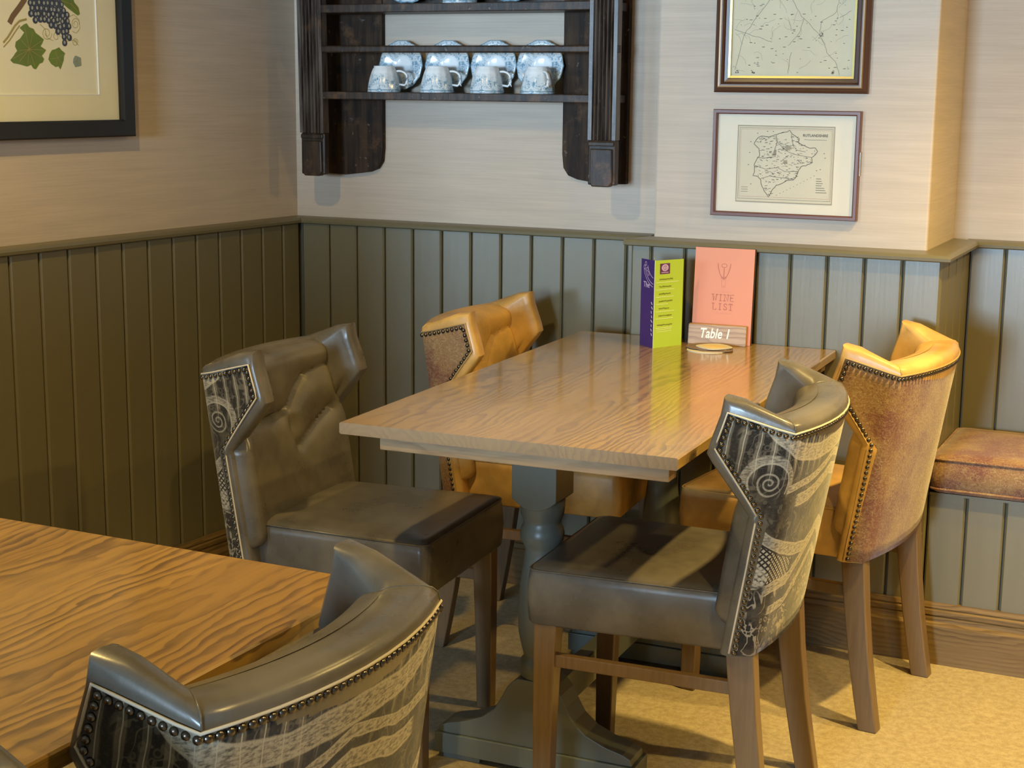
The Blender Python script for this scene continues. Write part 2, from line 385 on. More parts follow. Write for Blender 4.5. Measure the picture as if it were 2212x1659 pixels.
# ------------------------------------------------------------------ geometry helpers
class MB:
    def __init__(s): s.v = []; s.f = []; s.uv = []
    def add(s, vs, fs):
        o = len(s.v); s.v += [tuple(q) for q in vs]; s.f += [tuple(i + o for i in f) for f in fs]; return s
    def box(s, x0, x1, y0, y1, z0, z1):
        return s.add([(x0, y0, z0), (x1, y0, z0), (x1, y1, z0), (x0, y1, z0), (x0, y0, z1), (x1, y0, z1), (x1, y1, z1), (x0, y1, z1)],
                     [(0, 3, 2, 1), (4, 5, 6, 7), (0, 1, 5, 4), (1, 2, 6, 5), (2, 3, 7, 6), (3, 0, 4, 7)])
    def prism(s, poly, axis, a, b):
        """poly: 2-D outline, extruded along axis from a to b. axis X: (y,z); Y: (x,z); Z: (x,y)."""
        mk = {'X': lambda p, t: (t, p[0], p[1]), 'Y': lambda p, t: (p[0], t, p[1]), 'Z': lambda p, t: (p[0], p[1], t)}[axis]
        n = len(poly)
        return s.add([mk(p, a) for p in poly] + [mk(p, b) for p in poly],
                     [tuple(range(n))[::-1], tuple(range(n, 2 * n))] + [(i, (i + 1) % n, n + (i + 1) % n, n + i) for i in range(n)])
    def loft(s, rings, cap=True, closed=True):
        n = len(rings[0]); vs = [p for r in rings for p in r]; fs = []
        for j in range(len(rings) - 1):
            for i in range(n if closed else n - 1):
                fs.append((j * n + i, j * n + (i + 1) % n, (j + 1) * n + (i + 1) % n, (j + 1) * n + i))
        if cap: fs += [tuple(range(n))[::-1], tuple(range((len(rings) - 1) * n, len(rings) * n))]
        return s.add(vs, fs)
    def lathe(s, prof, c=(0, 0, 0), n=24, cap=True):
        return s.loft([[(c[0] + r * cos(2 * pi * i / n), c[1] + r * sin(2 * pi * i / n), c[2] + z) for i in range(n)] for r, z in prof], cap)
    def tube(s, pts, r, n=6):
        pts = [Vector(p) for p in pts]; rings = []
        for i, p in enumerate(pts):
            d = (pts[min(i + 1, len(pts) - 1)] - pts[max(i - 1, 0)]).normalized()
            a = d.cross(Vector((0, 0, 1)));
            if a.length < 1e-3: a = d.cross(Vector((1, 0, 0)))
            a.normalize(); b = d.cross(a)
            rr = r[i] if isinstance(r, (list, tuple)) else r
            rings.append([tuple(p + a * (rr * cos(2 * pi * k / n)) + b * (rr * sin(2 * pi * k / n))) for k in range(n)])
        return s.loft(rings)
    def build(s, name, mat, parent=None, smooth=False, bevel=0.0, seg=2, angle=35, uv=None, loc=None):
        me = bpy.data.meshes.new(name); me.from_pydata(s.v, [], s.f); me.update()
        me.materials.append(mat)
        if smooth:
            for p in me.polygons: p.use_smooth = True
        if uv is not None:
            l = me.uv_layers.new(name='UVMap')
            for lp in me.loops: l.data[lp.index].uv = uv[lp.vertex_index]
        import bmesh
        bm = bmesh.new(); bm.from_mesh(me); bmesh.ops.recalc_face_normals(bm, faces=bm.faces); bm.to_mesh(me); bm.free()
        o = bpy.data.objects.new(name, me); COL.objects.link(o)
        if parent: o.parent = parent
        if loc: o.location = loc
        if bevel:
            b = o.modifiers.new('bevel', 'BEVEL'); b.width = bevel; b.segments = seg; b.limit_method = 'ANGLE'
            b.angle_limit = math.radians(angle); b.harden_normals = False
        return o
def box(name, dims, mat, parent=None, bevel=0.0, seg=2):
    return MB().box(*dims).build(name, mat, parent, bevel=bevel, seg=seg)
def empty(name, loc=(0, 0, 0), rz=0.0):
    o = bpy.data.objects.new(name, None); COL.objects.link(o); o.location = loc; o.rotation_euler = (0, 0, rz)
    o.empty_display_size = 0.1
    return o
def tag(o, label=None, cat=None, group=None, kind=None):
    if label: o['label'] = label
    if cat: o['category'] = cat
    if group: o['group'] = group
    if kind: o['kind'] = kind
    return o
def struct(o, label=None): return tag(o, label, kind='structure')
def copy_tree(o, parent=None):
    c = o.copy(); COL.objects.link(c)
    if parent: c.parent = parent
    for ch in o.children: copy_tree(ch, c)
    return c
def shade(o, ang=40):
    """smooth shading that keeps edges sharper than ang"""
    me = o.data
    for p in me.polygons: p.use_smooth = True
    me.set_sharp_from_angle(angle=math.radians(ang))
    return o
def flat(plane, pts):
    """2-D outline -> thin sheet in a plane function (a,b,h)->xyz"""
    m = MB(); n = len(pts)
    m.add([plane(a, b, 0.0) for a, b in pts] + [plane(a, b, 0.0004) for a, b in pts],
          [tuple(range(n))[::-1], tuple(range(n, 2 * n))] + [(i, (i + 1) % n, n + (i + 1) % n, n + i) for i in range(n)])
    return m
def ribbon(m, plane, pts, w, h=0.0003, closed=False):
    """thin drawn line along pts"""
    pts = list(pts)
    if closed: pts = pts + [pts[0]]
    L = []; R = []
    for i, p in enumerate(pts):
        a = pts[max(i - 1, 0)]; b = pts[min(i + 1, len(pts) - 1)]
        if closed and i in (0, len(pts) - 1): a = pts[-2]; b = pts[1]
        dx, dy = b[0] - a[0], b[1] - a[1]; l = sqrt(dx * dx + dy * dy) or 1
        nx, ny = -dy / l * w / 2, dx / l * w / 2
        L.append(plane(p[0] + nx, p[1] + ny, h)); R.append(plane(p[0] - nx, p[1] - ny, h))
    n = len(pts)
    m.add(L + R, [(i, i + 1, n + i + 1, n + i) for i in range(n - 1)])
    return m
def text_mesh(name, body, size, mat, parent, matrix, shear=0.0, bold=0.0, depth=0.0002, align='CENTER', spacing=1.0):
    cu = bpy.data.curves.new(name, 'FONT'); cu.body = body; cu.size = size; cu.align_x = align; cu.align_y = 'CENTER'
    cu.shear = shear; cu.offset = bold; cu.extrude = depth; cu.space_character = spacing; cu.resolution_u = 3
    tmp = bpy.data.objects.new('tmp', cu); COL.objects.link(tmp)
    dg = bpy.context.evaluated_depsgraph_get(); dg.update()
    me = bpy.data.meshes.new_from_object(tmp.evaluated_get(dg)); me.name = name
    bpy.data.objects.remove(tmp, do_unlink=True)
    me.materials.clear(); me.materials.append(mat)
    o = bpy.data.objects.new(name, me); COL.objects.link(o)
    if parent: o.parent = parent
    o.matrix_local = matrix
    return o

# ================================================================== THE ROOM
RAIL_Z = 0.992                 # underside of the dado rail
SK = 0.153                     # skirting height
REC = 0.028                    # upper walls sit back from the boarding
CH_Y, CH_X0, CH_X1 = -0.101, 1.0746, 1.8649
AL_Y = 0.2965                  # back of the bench alcove
XR = 4.2

struct(box('floor', (XL - 0.1, XR + 0.1, YF - 0.1, 0.6, -0.05, 0.0), M['carpet']), 'mottled straw-coloured carpet')
struct(box('ceiling', (XL - 0.1, XR + 0.1, YF - 0.1, 0.6, CEIL, CEIL + 0.05), M['plaster']))
M['dim'] = plain('brown_painted_wall', (0.17, 0.13, 0.09), 0.7)
struct(box('wall_right', (XR, XR + 0.08, YF, 0.6, 0.0, CEIL), M['dim']))
b = MB(); xs = [XL - 0.1, W1_X0, W1_X1, W2_X0, W2_X1, XR]
for q in (0, 2, 4): b.box(xs[q], xs[q + 1], YF - 0.1, YF, 0.0, CEIL)
for q in (1, 3): b.box(xs[q], xs[q + 1], YF - 0.1, YF, 0.0, WIN_Z0).box(xs[q], xs[q + 1], YF - 0.1, YF, WIN_Z1, CEIL)
struct(b.build('wall_front', M['dim']))

def boards(parent, edges, z0, z1, place):
    """one chamfered board between every two joints"""
    cache = {}
    for a, b in zip(edges[:-1], edges[1:]):
        w = round(b - a - 0.0035, 4)
        key = (w, z0, z1)
        if key not in cache:
            c = 0.0045; t = 0.012
            m = MB().prism([(0, 0), (w, 0), (w, t - c), (w - c, t), (c, t), (0, t - c)], 'Z', z0, z1)
            o = m.build('board', M['paint'], parent); cache[key] = o.data
        else:
            o = bpy.data.objects.new('board', cache[key]); COL.objects.link(o); o.parent = parent
        o.matrix_local = place(a + 0.00175)

# ---- back wall
wb = MB().box(-0.3, CH_X0 + 0.1, REC, REC + 0.1, 0.0, CEIL).build('wall_back', M['paper'])
struct(wb, 'pale grasscloth back wall above green-grey boarding')
bb = box('backing', (-0.1, CH_X0 + 0.05, 0.011, REC, 0.0, RAIL_Z), M['gap'], wb)
e = [-0.03] + [0.0985 + 0.0925 * k for k in range(11)] + [CH_X0 + 0.03]
e[0] = 0.0985 - 0.0925
def place_back(y):     # face towards -y
    return lambda a: Matrix.Translation((a, y + 0.012, 0)) @ Matrix.Diagonal((1, -1, 1, 1))
boards(wb, e, SK - 0.02, RAIL_Z + 0.004, place_back(0.0))
# ---- left wall (local x along the wall, y into the room)
wl = empty('wall_left', (0, 0, 0), WALL_A)
struct(wl, 'beige papered wall with olive boarding below')
MB().box(-0.2, WALL_END, -REC - 0.12, -REC, 0, CEIL).build('plaster', M['paper'], wl)
box('backing', (-0.03, WALL_END, -REC, -0.011, 0.0, RAIL_Z), M['gap'], wl)
e = [0.08 - 0.0923] + [0.08 + 0.0923 * k for k in range(14)] + [WALL_END]
e[0] = 0.002
boards(wl, e, SK - 0.02, RAIL_Z + 0.004, lambda a: Matrix.Translation((a, -0.012, 0)))
# ---- chimney breast
wch = MB().box(1.115, 1.8165, -0.045, AL_Y + 0.1, RAIL_Z, CEIL).build('wall_chimney', M['paper'], bevel=0.006)
struct(wch, 'papered chimney breast above painted boarding')
box('backing', (CH_X0 + 0.013, CH_X1 - 0.013, CH_Y + 0.011, AL_Y, 0.0, RAIL_Z), M['gap'], wch)
e = [CH_X0] + [1.4975 + 0.0916 * k for k in range(-4, 4)] + [CH_X1]
boards(wch, e, SK - 0.02, RAIL_Z + 0.004, place_back(CH_Y))
boards(wch, [CH_Y + 0.001, -0.005, 0.1, 0.2, AL_Y], 0.42, RAIL_Z + 0.004,
       lambda a: Matrix.Translation((CH_X1 - 0.012, a, 0)) @ Matrix(((0, 1, 0, 0), (1, 0, 0, 0), (0, 0, 1, 0), (0, 0, 0, 1))))
boards(wch, [CH_Y + 0.001, 0.0], SK - 0.02, RAIL_Z + 0.004,
       lambda a: Matrix.Translation((CH_X0 + 0.012, a, 0)) @ Matrix(((0, -1, 0, 0), (1, 0, 0, 0), (0, 0, 1, 0), (0, 0, 0, 1))))
# ---- alcove behind the bench
wa = MB().box(CH_X1 - 0.1, XR, AL_Y + REC, AL_Y + REC + 0.1, 0.0, CEIL).build('wall_alcove', M['paper'])
struct(wa, 'papered alcove wall above the built-in bench')
box('backing', (CH_X1 - 0.012, XR, AL_Y + 0.011, AL_Y + REC, 0.0, RAIL_Z), M['gap'], wa)
boards(wa, [CH_X1] + [1.9543 + 0.0916 * k for k in range(25)], 0.42, RAIL_Z + 0.004, place_back(AL_Y))

# ---- dado rails (rounded nosing over a small bed mould)
def rail_profile(back, out):       # (offset out of the panel face, z)
    z = RAIL_Z
    return [(-back, z), (out - 0.006, z), (out, z + 0.003), (out + 0.001, z + 0.010), (out - 0.003, z + 0.016), (out - 0.010, z + 0.018), (-back, z + 0.020)]
n_trim = 0
def rail(name, prof, p0, p1, outv, mat, cut0=0.0, cut1=0.0):
    """profile swept between two plan points; cut = mitre slope at each end"""
    p0 = Vector(p0); p1 = Vector(p1); d = (p1 - p0).normalized(); o = Vector(outv)
    A = [p0 + o * a + d * (cut0 * a) for a, _ in prof]; B = [p1 + o * a + d * (cut1 * a) for a, _ in prof]
    m = MB().loft([[(q.x, q.y, z) for q, (_, z) in zip(A, prof)], [(q.x, q.y, z) for q, (_, z) in zip(B, prof)]])
    return m.build(name, mat)
T1 = rail('trim_1', rail_profile(REC, 0.012), (0, 0), (CH_X0 + 0.02, 0), (0, -1), M['paint'], 1.0, 0.0)
T2 = rail('trim_2', rail_profile(REC, 0.012), (0, 0), tuple((WT * WALL_END)[:2]), tuple(WN[:2]), M['paint'], 0.92, 0.0)
T3 = rail('trim_3', rail_profile(0.062, 0.022), (CH_X0, CH_Y), (CH_X1, CH_Y), (0, -1), M['paint'], -0.6, 1.0)
T4 = rail('trim_4', rail_profile(0.06, 0.022), (CH_X1, CH_Y), (CH_X1, AL_Y), (1, 0), M['paint'], -1.0, -0.55)
T5 = rail('trim_5', rail_profile(REC, 0.014), (CH_X1 - 0.01, AL_Y), (XR, AL_Y), (0, -1), M['paint'], 0.0, 0.0)
for t in (T1, T2, T3, T4, T5): struct(t, 'painted dado rail')

# ---- skirting boards in oak
sk_prof = [(-0.012, 0.0), (0.020, 0.0), (0.020, 0.098), (0.016, 0.104), (0.012, 0.107), (0.0115, 0.118), (0.009, 0.120),
           (0.0125, 0.124), (0.0125, 0.134), (0.009, 0.138), (0.0105, 0.142), (0.006, 0.153), (-0.012, 0.153)]
def skirting(name, p0, p1, outv, mat):
    """long board whose local X runs along it, so the grain follows"""
    p0 = Vector(p0); p1 = Vector(p1); L = (p1 - p0).length; d = (p1 - p0).normalized(); o = Vector(outv)
    sgn = 1 if d.x * o.y - d.y * o.x > 0 else -1
    m = MB().prism([(a * sgn, z) for a, z in sk_prof], 'X', 0, L)
    ob = m.build(name, mat); ob.location = (p0.x, p0.y, 0); ob.rotation_euler = (0, 0, atan2(d.y, d.x)); return ob
for nm, p0, p1, ov in (('baseboard_back', (0, 0), (CH_X0, 0), (0, -1)), ('baseboard_left', (0, 0), tuple((WT * WALL_END)[:2]), tuple(WN[:2])),
                       ('baseboard_chimney', (CH_X0 - 0.02, CH_Y), (XR, CH_Y), (0, -1))):
    struct(skirting(nm, p0, p1, ov, M['skirt']), 'oak skirting board with a moulded top')

# ---- the room beyond the end of the left wall, out of the photograph
struct(box('wall_return', (XL, -0.16, 0.10, 0.2, 0.0, CEIL), M['dim']))
struct(box('wall_far', (XL - 0.1, XL, YF, 0.2, 0.0, CEIL), M['dim']))
# added unseen boarded screen, blocks low window light from the back wall
wp = MB().box(-0.75, 0.98, -4.27, -4.213, 0.0, 1.19).build('wall_light_blocker', M['paint']); struct(wp)
boards(wp, [-0.75 + 0.0910 * k for k in range(20)], 0.10, 1.17, lambda a: Matrix.Translation((a, -4.213, 0)))
box('capping', (-0.77, 1.0, -4.285, -4.185, 1.19, 1.215), M['paint'], wp, 0.004)
for k, (x0, x1) in enumerate(((W1_X0, W1_X1), (W2_X0, W2_X1))):
    win = empty('window_%d' % (k + 1), (x0, YF, 0)); struct(win)
    fw = x1 - x0; b = MB(); nb = (3, 2)[k]
    b.box(0, 0.05, -0.09, -0.04, WIN_Z0, WIN_Z1); b.box(fw - 0.05, fw, -0.09, -0.04, WIN_Z0, WIN_Z1); b.box(0, fw, -0.09, -0.04, WIN_Z0, WIN_Z0 + 0.05); b.box(0, fw, -0.09, -0.04, WIN_Z1 - 0.05, WIN_Z1)
    for q in range(1, nb): b.box(fw * q / nb - 0.03, fw * q / nb + 0.03, -0.09, -0.04, WIN_Z0, WIN_Z1)
    b.build('window_frame', M['window_paint'], win)
    box('window_sill', (-0.05, fw + 0.05, -0.04, 0.05, WIN_Z0 - 0.03, WIN_Z0), M['window_paint'], win, 0.004)
    for q in range(nb): box('pane', (fw * q / nb + 0.04, fw * (q + 1) / nb - 0.04, -0.072, -0.068, WIN_Z0 + 0.05, WIN_Z1 - 0.05), M['window_glass'], win)

# ---- ceiling downlights
def downlight(x, y, energy, label, radius=0.035, cone=108, blend=1.0):
    t = empty('ceiling_downlight', (x, y, CEIL)); tag(t, label, 'downlight', 'ceiling downlights')
    MB().loft([[(r * cos(2 * pi * i / 20), r * sin(2 * pi * i / 20), z) for i in range(20)] for r, z in ((0.05, 0.0), (0.05, -0.006), (0.04, -0.010), (0.036, -0.004), (0.036, 0.0))], cap=False).build('bezel', M['steel'], t, True)
    d = bpy.data.lights.new('downlight_lamp', 'SPOT'); d.energy = energy; d.color = WARM; d.shadow_soft_size = radius
    d.spot_size = math.radians(cone); d.spot_blend = blend
    o = bpy.data.objects.new('downlight_lamp', d); COL.objects.link(o); o.location = (x, y, CEIL - 0.03)
    return t
downlight(2.48, -0.95, 290.0, 'recessed ceiling downlight near the chimney breast')
downlight(3.40, -0.60, 165.0, 'recessed ceiling downlight above the far end of the bench', cone=165)
downlight(0.75, -2.05, 104.0, 'recessed ceiling downlight above the golden oak table', cone=160)
downlight(2.90, -2.40, 80.0, 'added warm fill downlight between the camera and the bench', cone=165)  # unseen lamp added as warm fill for the chairs and left side

# ================================================================== BENCH
bench = empty('built_in_bench', (CH_X1, CH_Y, 0)); tag(bench, 'green-grey boarded bench built into the alcove beside the chimney breast', 'bench')
BX1 = XR - CH_X1
box('carcass', (0.002, BX1, 0.013, AL_Y - CH_Y - 0.002, 0.0, 0.425), M['gap'], bench)
boards(bench, [0.0] + [0.0916 * k for k in range(1, 25)], SK - 0.02, 0.424, lambda a: Matrix.Translation((a, 0.012, 0)) @ Matrix.Diagonal((1, -1, 1, 1)))
box('bench_top', (0.004, BX1, -0.004, AL_Y - CH_Y - 0.014, 0.425, 0.431), M['paint'], bench)
cu = empty('bench_cushion', (CH_X1 + 0.004, CH_Y - 0.018, 0.4335)); tag(cu, 'long rose and gold box cushion on the built-in bench', 'cushion')
CW, CD, CHT = 1.25, AL_Y - CH_Y - 0.01, 0.088
n = 14; rings = []
for j, (z, ins) in enumerate(((0.0, 0.008), (0.012, 0.0), (CHT * 0.5, -0.004), (CHT - 0.012, 0.0), (CHT, 0.006), (CHT + 0.004, 0.05), (CHT + 0.006, 0.14))):
    x0, x1, y0, y1 = ins, CW - ins, ins, CD - ins; r = 0.02
    ring = []
    for cx, cy, a0 in ((x1 - r, y1 - r, 0), (x0 + r, y1 - r, 90), (x0 + r, y0 + r, 180), (x1 - r, y0 + r, 270)):
        for k in range(4): a = math.radians(a0 + k * 30); ring.append((cx + r * cos(a), cy + r * sin(a), z + 0.002 * sin(9 * (cx + cy))))
    rings.append(ring)
MB().loft(rings).build('cover', M['rose'], cu, True)
for zz in (0.010, CHT - 0.004):
    ring = [(x, y, zz) for x, y, _ in rings[3]]
    MB().tube(ring + ring[:1], 0.0032, 6).build('piping', M['rose'], cu, True)

# ================================================================== TABLES
TW, TL, TZ, TT = 0.675, 1.268, 0.7613, 0.0225
def table(name, label, loc, rz, oak, seed):
    t = empty(name, (loc[0], loc[1], 0), rz); tag(t, label, 'table')
    rnd = random.Random(seed)
    cuts = [0.0, 0.112, 0.205, 0.335, 0.452, 0.565, TW]
    for i in range(6):
        w = cuts[i + 1] - cuts[i]
        c0 = 0.0025 if i == 0 else 0.0; c1 = 0.0025 if i == 5 else 0.0
        pf = [(-w / 2, -TT + c0)] + ([(-w / 2 + c0, -TT)] if c0 else []) + ([(w / 2 - c1, -TT)] if c1 else []) + [(w / 2, -TT + c1), (w / 2, -c1)] + ([(w / 2 - c1, 0.0)] if c1 else []) + ([(-w / 2 + c0, 0.0)] if c0 else []) + [(-w / 2, -c0)]
        p = MB().prism(pf, 'Y', -TL / 2, TL / 2).build('plank', oak, t); p.location = (-TW + cuts[i] + w / 2, -TL / 2, TZ)
    zb = TZ - TT
    box('end_batten', (-TW + 0.084, -0.018, -TL + 0.006, -TL + 0.05, zb - 0.024, zb), M['oak_end'], t, 0.0015)
    box('end_batten', (-TW + 0.084, -0.018, -0.07, -0.03, zb - 0.024, zb), M['oak_end'], t, 0.0015)
    for y0 in (-0.985, -0.30):
        cx = -0.37 if y0 < -0.5 else -0.34
        # square head, turned shaft
        hw = 0.048
        prof = [(0.030, 0.200), (0.040, 0.205), (0.043, 0.225), (0.040, 0.240), (0.034, 0.248), (0.038, 0.262), (0.046, 0.300), (0.0475, 0.345), (0.044, 0.400),
                (0.037, 0.450), (0.034, 0.475), (0.037, 0.483), (0.044, 0.495), (0.0455, 0.507), (0.043, 0.520), (0.038, 0.528), (0.040, 0.540), (0.044, 0.548), (0.046, 0.565), (0.046, 0.58)]
        m = MB().lathe(prof, (cx, y0, 0), 28)
        m.build('column', M['paint_table'], t, True)
        # the head's lower corners are turned away in an arc
        poly = []
        for k in range(9):
            q = -1 + 2 * k / 8; poly.append((cx + hw * q, 0.585 - 0.022 * (1 - q * q)))
        poly += [(cx + hw, zb - 0.002), (cx - hw, zb - 0.002)]
        MB().prism(poly, 'Y', y0 - hw, y0 + hw).build('column_head', M['paint_table'], t, bevel=0.002)
        for sx in (-1, 1):     # curved brackets
            bp = [(cx + sx * hw, zb - 0.026)]
            bp += [(cx + sx * (hw + 0.105), zb - 0.026)]
            for k in range(1, 8):
                a = k / 7; bp.append((cx + sx * (hw + 0.105 * (1 - a ** 0.75 * 1.0)), zb - 0.030 - 0.052 * sin(a * pi / 2)))
            if sx < 0: bp = bp[::-1]
            MB().prism(bp, 'Y', y0 - 0.018, y0 + 0.018).build('bracket', M['paint_table'], t)
        box('bearer', (cx - 0.22, cx + 0.22, y0 - 0.022, y0 + 0.022, zb - 0.026, zb), M['paint_table'], t, 0.002)
        # ogee foot
        half = [(0.215, 0.056), (0.212, 0.070), (0.195, 0.078), (0.155, 0.088), (0.115, 0.105), (0.088, 0.128), (0.072, 0.155), (0.060, 0.180), (0.046, 0.195), (0.036, 0.202)]
        pl = [(cx + a, z) for a, z in half] + [(cx - a, z) for a, z in half[::-1]]
        MB().prism(pl, 'Y', y0 - 0.036, y0 + 0.036).build('foot', M['paint_table'], t, bevel=0.002)
        m = MB().box(cx - 0.222, cx + 0.222, y0 - 0.042, y0 + 0.042, 0.012, 0.056)
        m.box(cx - 0.215, cx - 0.12, y0 - 0.036, y0 + 0.036, 0.0, 0.012); m.box(cx + 0.12, cx + 0.215, y0 - 0.036, y0 + 0.036, 0.0, 0.012)
        m.build('plinth', M['paint_table'], t, bevel=0.002)
    box('stretcher_rail', (-0.37, -0.335, -0.985, -0.30, 0.115, 0.185), M['paint_table'], t, 0.003)
    return t
ta = 0.0276
table('dining_table', 'oak topped table with blue-grey turned pedestals, set against the chimney breast', (1.622, -0.106), ta, M['oak_a'], 1)
table('dining_table', 'golden oak table in the lower left corner with its near end out of frame', (1.534, -2.206), -0.016, M['oak_b'], 2)

# ================================================================== CHAIRS
Z_B, Z_T = 0.387, 0.862
ROWS = [0.387, 0.42, 0.47, 0.52, 0.57, 0.615, 0.645, 0.661, 0.680, 0.705, 0.735, 0.760, 0.771, 0.785, 0.81, 0.84, 0.862]
def lerp(a, b, t): return a + (b - a) * t
def pw(pts, z):
    if z <= pts[0][0]: return pts[0][1]
    for (z0, a), (z1, b) in zip(pts[:-1], pts[1:]):
        if z <= z1: return lerp(a, b, (z - z0) / (z1 - z0))
    return pts[-1][1]
FRONT = [(0.387, 0.107), (0.661, 0.063), (0.771, 0.144), (0.862, 0.116)]
LATF = [(0.387, 0.231), (0.661, 0.233), (0.771, 0.234), (0.862, 0.229)]
def rear_y(z): return lerp(0.051, -0.013, (z - 0.384) / 0.441)
def bulge(z): return lerp(0.026, 0.040, (z - 0.384) / 0.441)
LATR = 0.217
NW, NBK = 5, 11
def col_outer(i, zf):
    """column i of the outer skin (0 = left wing front ... last = right wing front) at row zf -> xyz"""
    w = (zf - Z_B) / (Z_T - Z_B); n = 2 * NW + NBK
    if i < NW or i >= NW + NBK:
        s = 1 - i / NW if i < NW else 1 - (n - 1 - i) / NW
        zt = lerp(0.825, Z_T, s); z = lerp(0.384, zt, w)
        y = lerp(rear_y(z), pw(FRONT, zf), s); x = lerp(LATR, pw(LATF, zf), s)
        return (x if i < NW else -x, y, z)
    t = 1 - 2 * (i - NW) / (NBK - 1); z = lerp(0.384, 0.825, w)
    return (LATR * t, rear_y(z) - bulge(z) * (1 - t * t), z)
def inner_y(x, z):
    t = max(-1, min(1, x / 0.166)); return rear_y(z) + 0.060 - lerp(0.012, 0.032, (z - 0.384) / 0.441) * (1 - t * t)
def col_inner(i, zf):
    w = (zf - Z_B) / (Z_T - Z_B); n = 2 * NW + NBK
    if i < NW or i >= NW + NBK:
        s = 1 - i / NW if i < NW else 1 - (n - 1 - i) / NW
        zt = lerp(0.825, Z_T, s); z = lerp(0.384, zt, w)
        fx = pw(LATF, zf) - 0.047
        y = lerp(inner_y(0.166, z), max(pw(FRONT, zf), inner_y(0.166, z) + 0.001), s); x = lerp(0.166, fx, s)
        return (x if i < NW else -x, y, z)
    t = 1 - 2 * (i - NW) / (NBK - 1); z = lerp(0.384, 0.825, w); x = 0.166 * t
    return (x, inner_y(x, z), z)
RIM_F, RIM_T = 0.017, 0.020       # how far the padded rims roll beyond the flat skins
def skin(fn, i, zf):
    """skin point pulled in from the rims: the rolled edge takes up the rest"""
    n = 2 * NW + NBK; p = Vector(fn(i, zf)); w = (zf - Z_B) / (Z_T - Z_B)
    if i < NW or i >= NW + NBK:
        s = 1 - i / NW if i < NW else 1 - (n - 1 - i) / NW
        p.y -= RIM_F * s
    p.z -= RIM_T * w * w
    return p
SEAMS = []
def back_shell():
    SEAMS.clear()
    n = 2 * NW + NBK; R = len(ROWS); m = MB()
    vo = [[skin(col_outer, i, z) for i in range(n)] for z in ROWS]; vi = [[skin(col_inner, i, z) for i in range(n)] for z in ROWS]
    vs = [p for r in vo for p in r] + [p for r in vi for p in r]
    O = lambda j, i: j * n + i
    I = lambda j, i: R * n + j * n + i
    fs = []
    for j in range(R - 1):
        for i in range(n - 1):
            fs.append((O(j, i), O(j, i + 1), O(j + 1, i + 1), O(j + 1, i))); fs.append((I(j, i + 1), I(j, i), I(j + 1, i), I(j + 1, i + 1)))
    # rolled rim: front edge of one wing, over the top, front edge of the other
    loop = [(j, 0) for j in range(R)] + [(R - 1, i) for i in range(1, n)] + [(j, n - 1) for j in range(R - 2, -1, -1)]
    K = 8; arcs = []
    for q, (j, i) in enumerate(loop):
        po, pi_ = vo[j][i], vi[j][i]; mid = (po + pi_) / 2; half = (po - pi_) / 2
        if i in (0, n - 1):
            a = vo[max(j - 1, 0)][i]; b = vo[min(j + 1, R - 1)][i]; tng = (b - a).normalized(); d = Vector((0, tng.z, -tng.y)).normalized(); h = RIM_F
            if j == R - 1: d = (Vector((0, 0.75, 0.75))).normalized(); h = RIM_T * 1.25
            if i and False: d = d
        else: d = Vector((0, 0, 1)); h = RIM_T
        row = []
        for k in range(1, K):
            th = pi * k / K; c, sn = cos(th), sin(th)
            ep = 0.5 if i in (0, n - 1) else 0.75
            row.append(mid + half * (abs(c) ** ep * (1 if c > 0 else -1)) + d * (h * sn ** ep))
        arcs.append(row)
    base = len(vs); vs += [p for r in arcs for p in r]; A = lambda q, k: base + q * (K - 1) + k
    for q in range(len(loop) - 1):
        (j0, i0), (j1, i1) = loop[q], loop[q + 1]
        c0 = [O(j0, i0)] + [A(q, k) for k in range(K - 1)] + [I(j0, i0)]; c1 = [O(j1, i1)] + [A(q + 1, k) for k in range(K - 1)] + [I(j1, i1)]
        for k in range(K): fs.append((c0[k], c0[k + 1], c1[k + 1], c1[k]))
    for q, (j, i) in enumerate(loop):
        if j == R - 1 and i in (NW, NW + NBK - 1): SEAMS.append([tuple(vo[j][i])] + [tuple(p) for p in arcs[q]] + [tuple(vi[j][i])])
    # underside
    for i in range(n - 1): fs.append((O(0, i + 1), O(0, i), I(0, i), I(0, i + 1)))
    return m.add(vs, fs)
INS, TOPW = 0.0205, 0.945          # leather margin left around the fabric
def fab_point(i, zf, off):
    """fabric skin lying on the outer skin, pulled back from the front edge"""
    n = 2 * NW + NBK
    if i < NW or i >= NW + NBK:
        k = i if i < NW else n - 1 - i
        a = Vector(col_outer(0 if i < NW else n - 1, zf)); b = Vector(col_outer(NW if i < NW else NW + NBK - 1, zf))
        L = (a - b).length; s = (1 - k / NW) * max(0.0, (L - INS)) / L
        p = b.lerp(a, s); sx = 1 if i < NW else -1
        return (p.x + sx * off, p.y, p.z)
    p = col_outer(i, zf); t = p[0] / LATR
    d = Vector((t * 0.75, -1, 0)).normalized() * off
    return (p[0] + d.x, p[1] + d.y, p[2])
FROWS = [z for z in ROWS if z < Z_B + (Z_T - Z_B) * TOPW - 0.004] + [Z_B + (Z_T - Z_B) * TOPW]
FROWS[0] = 0.389
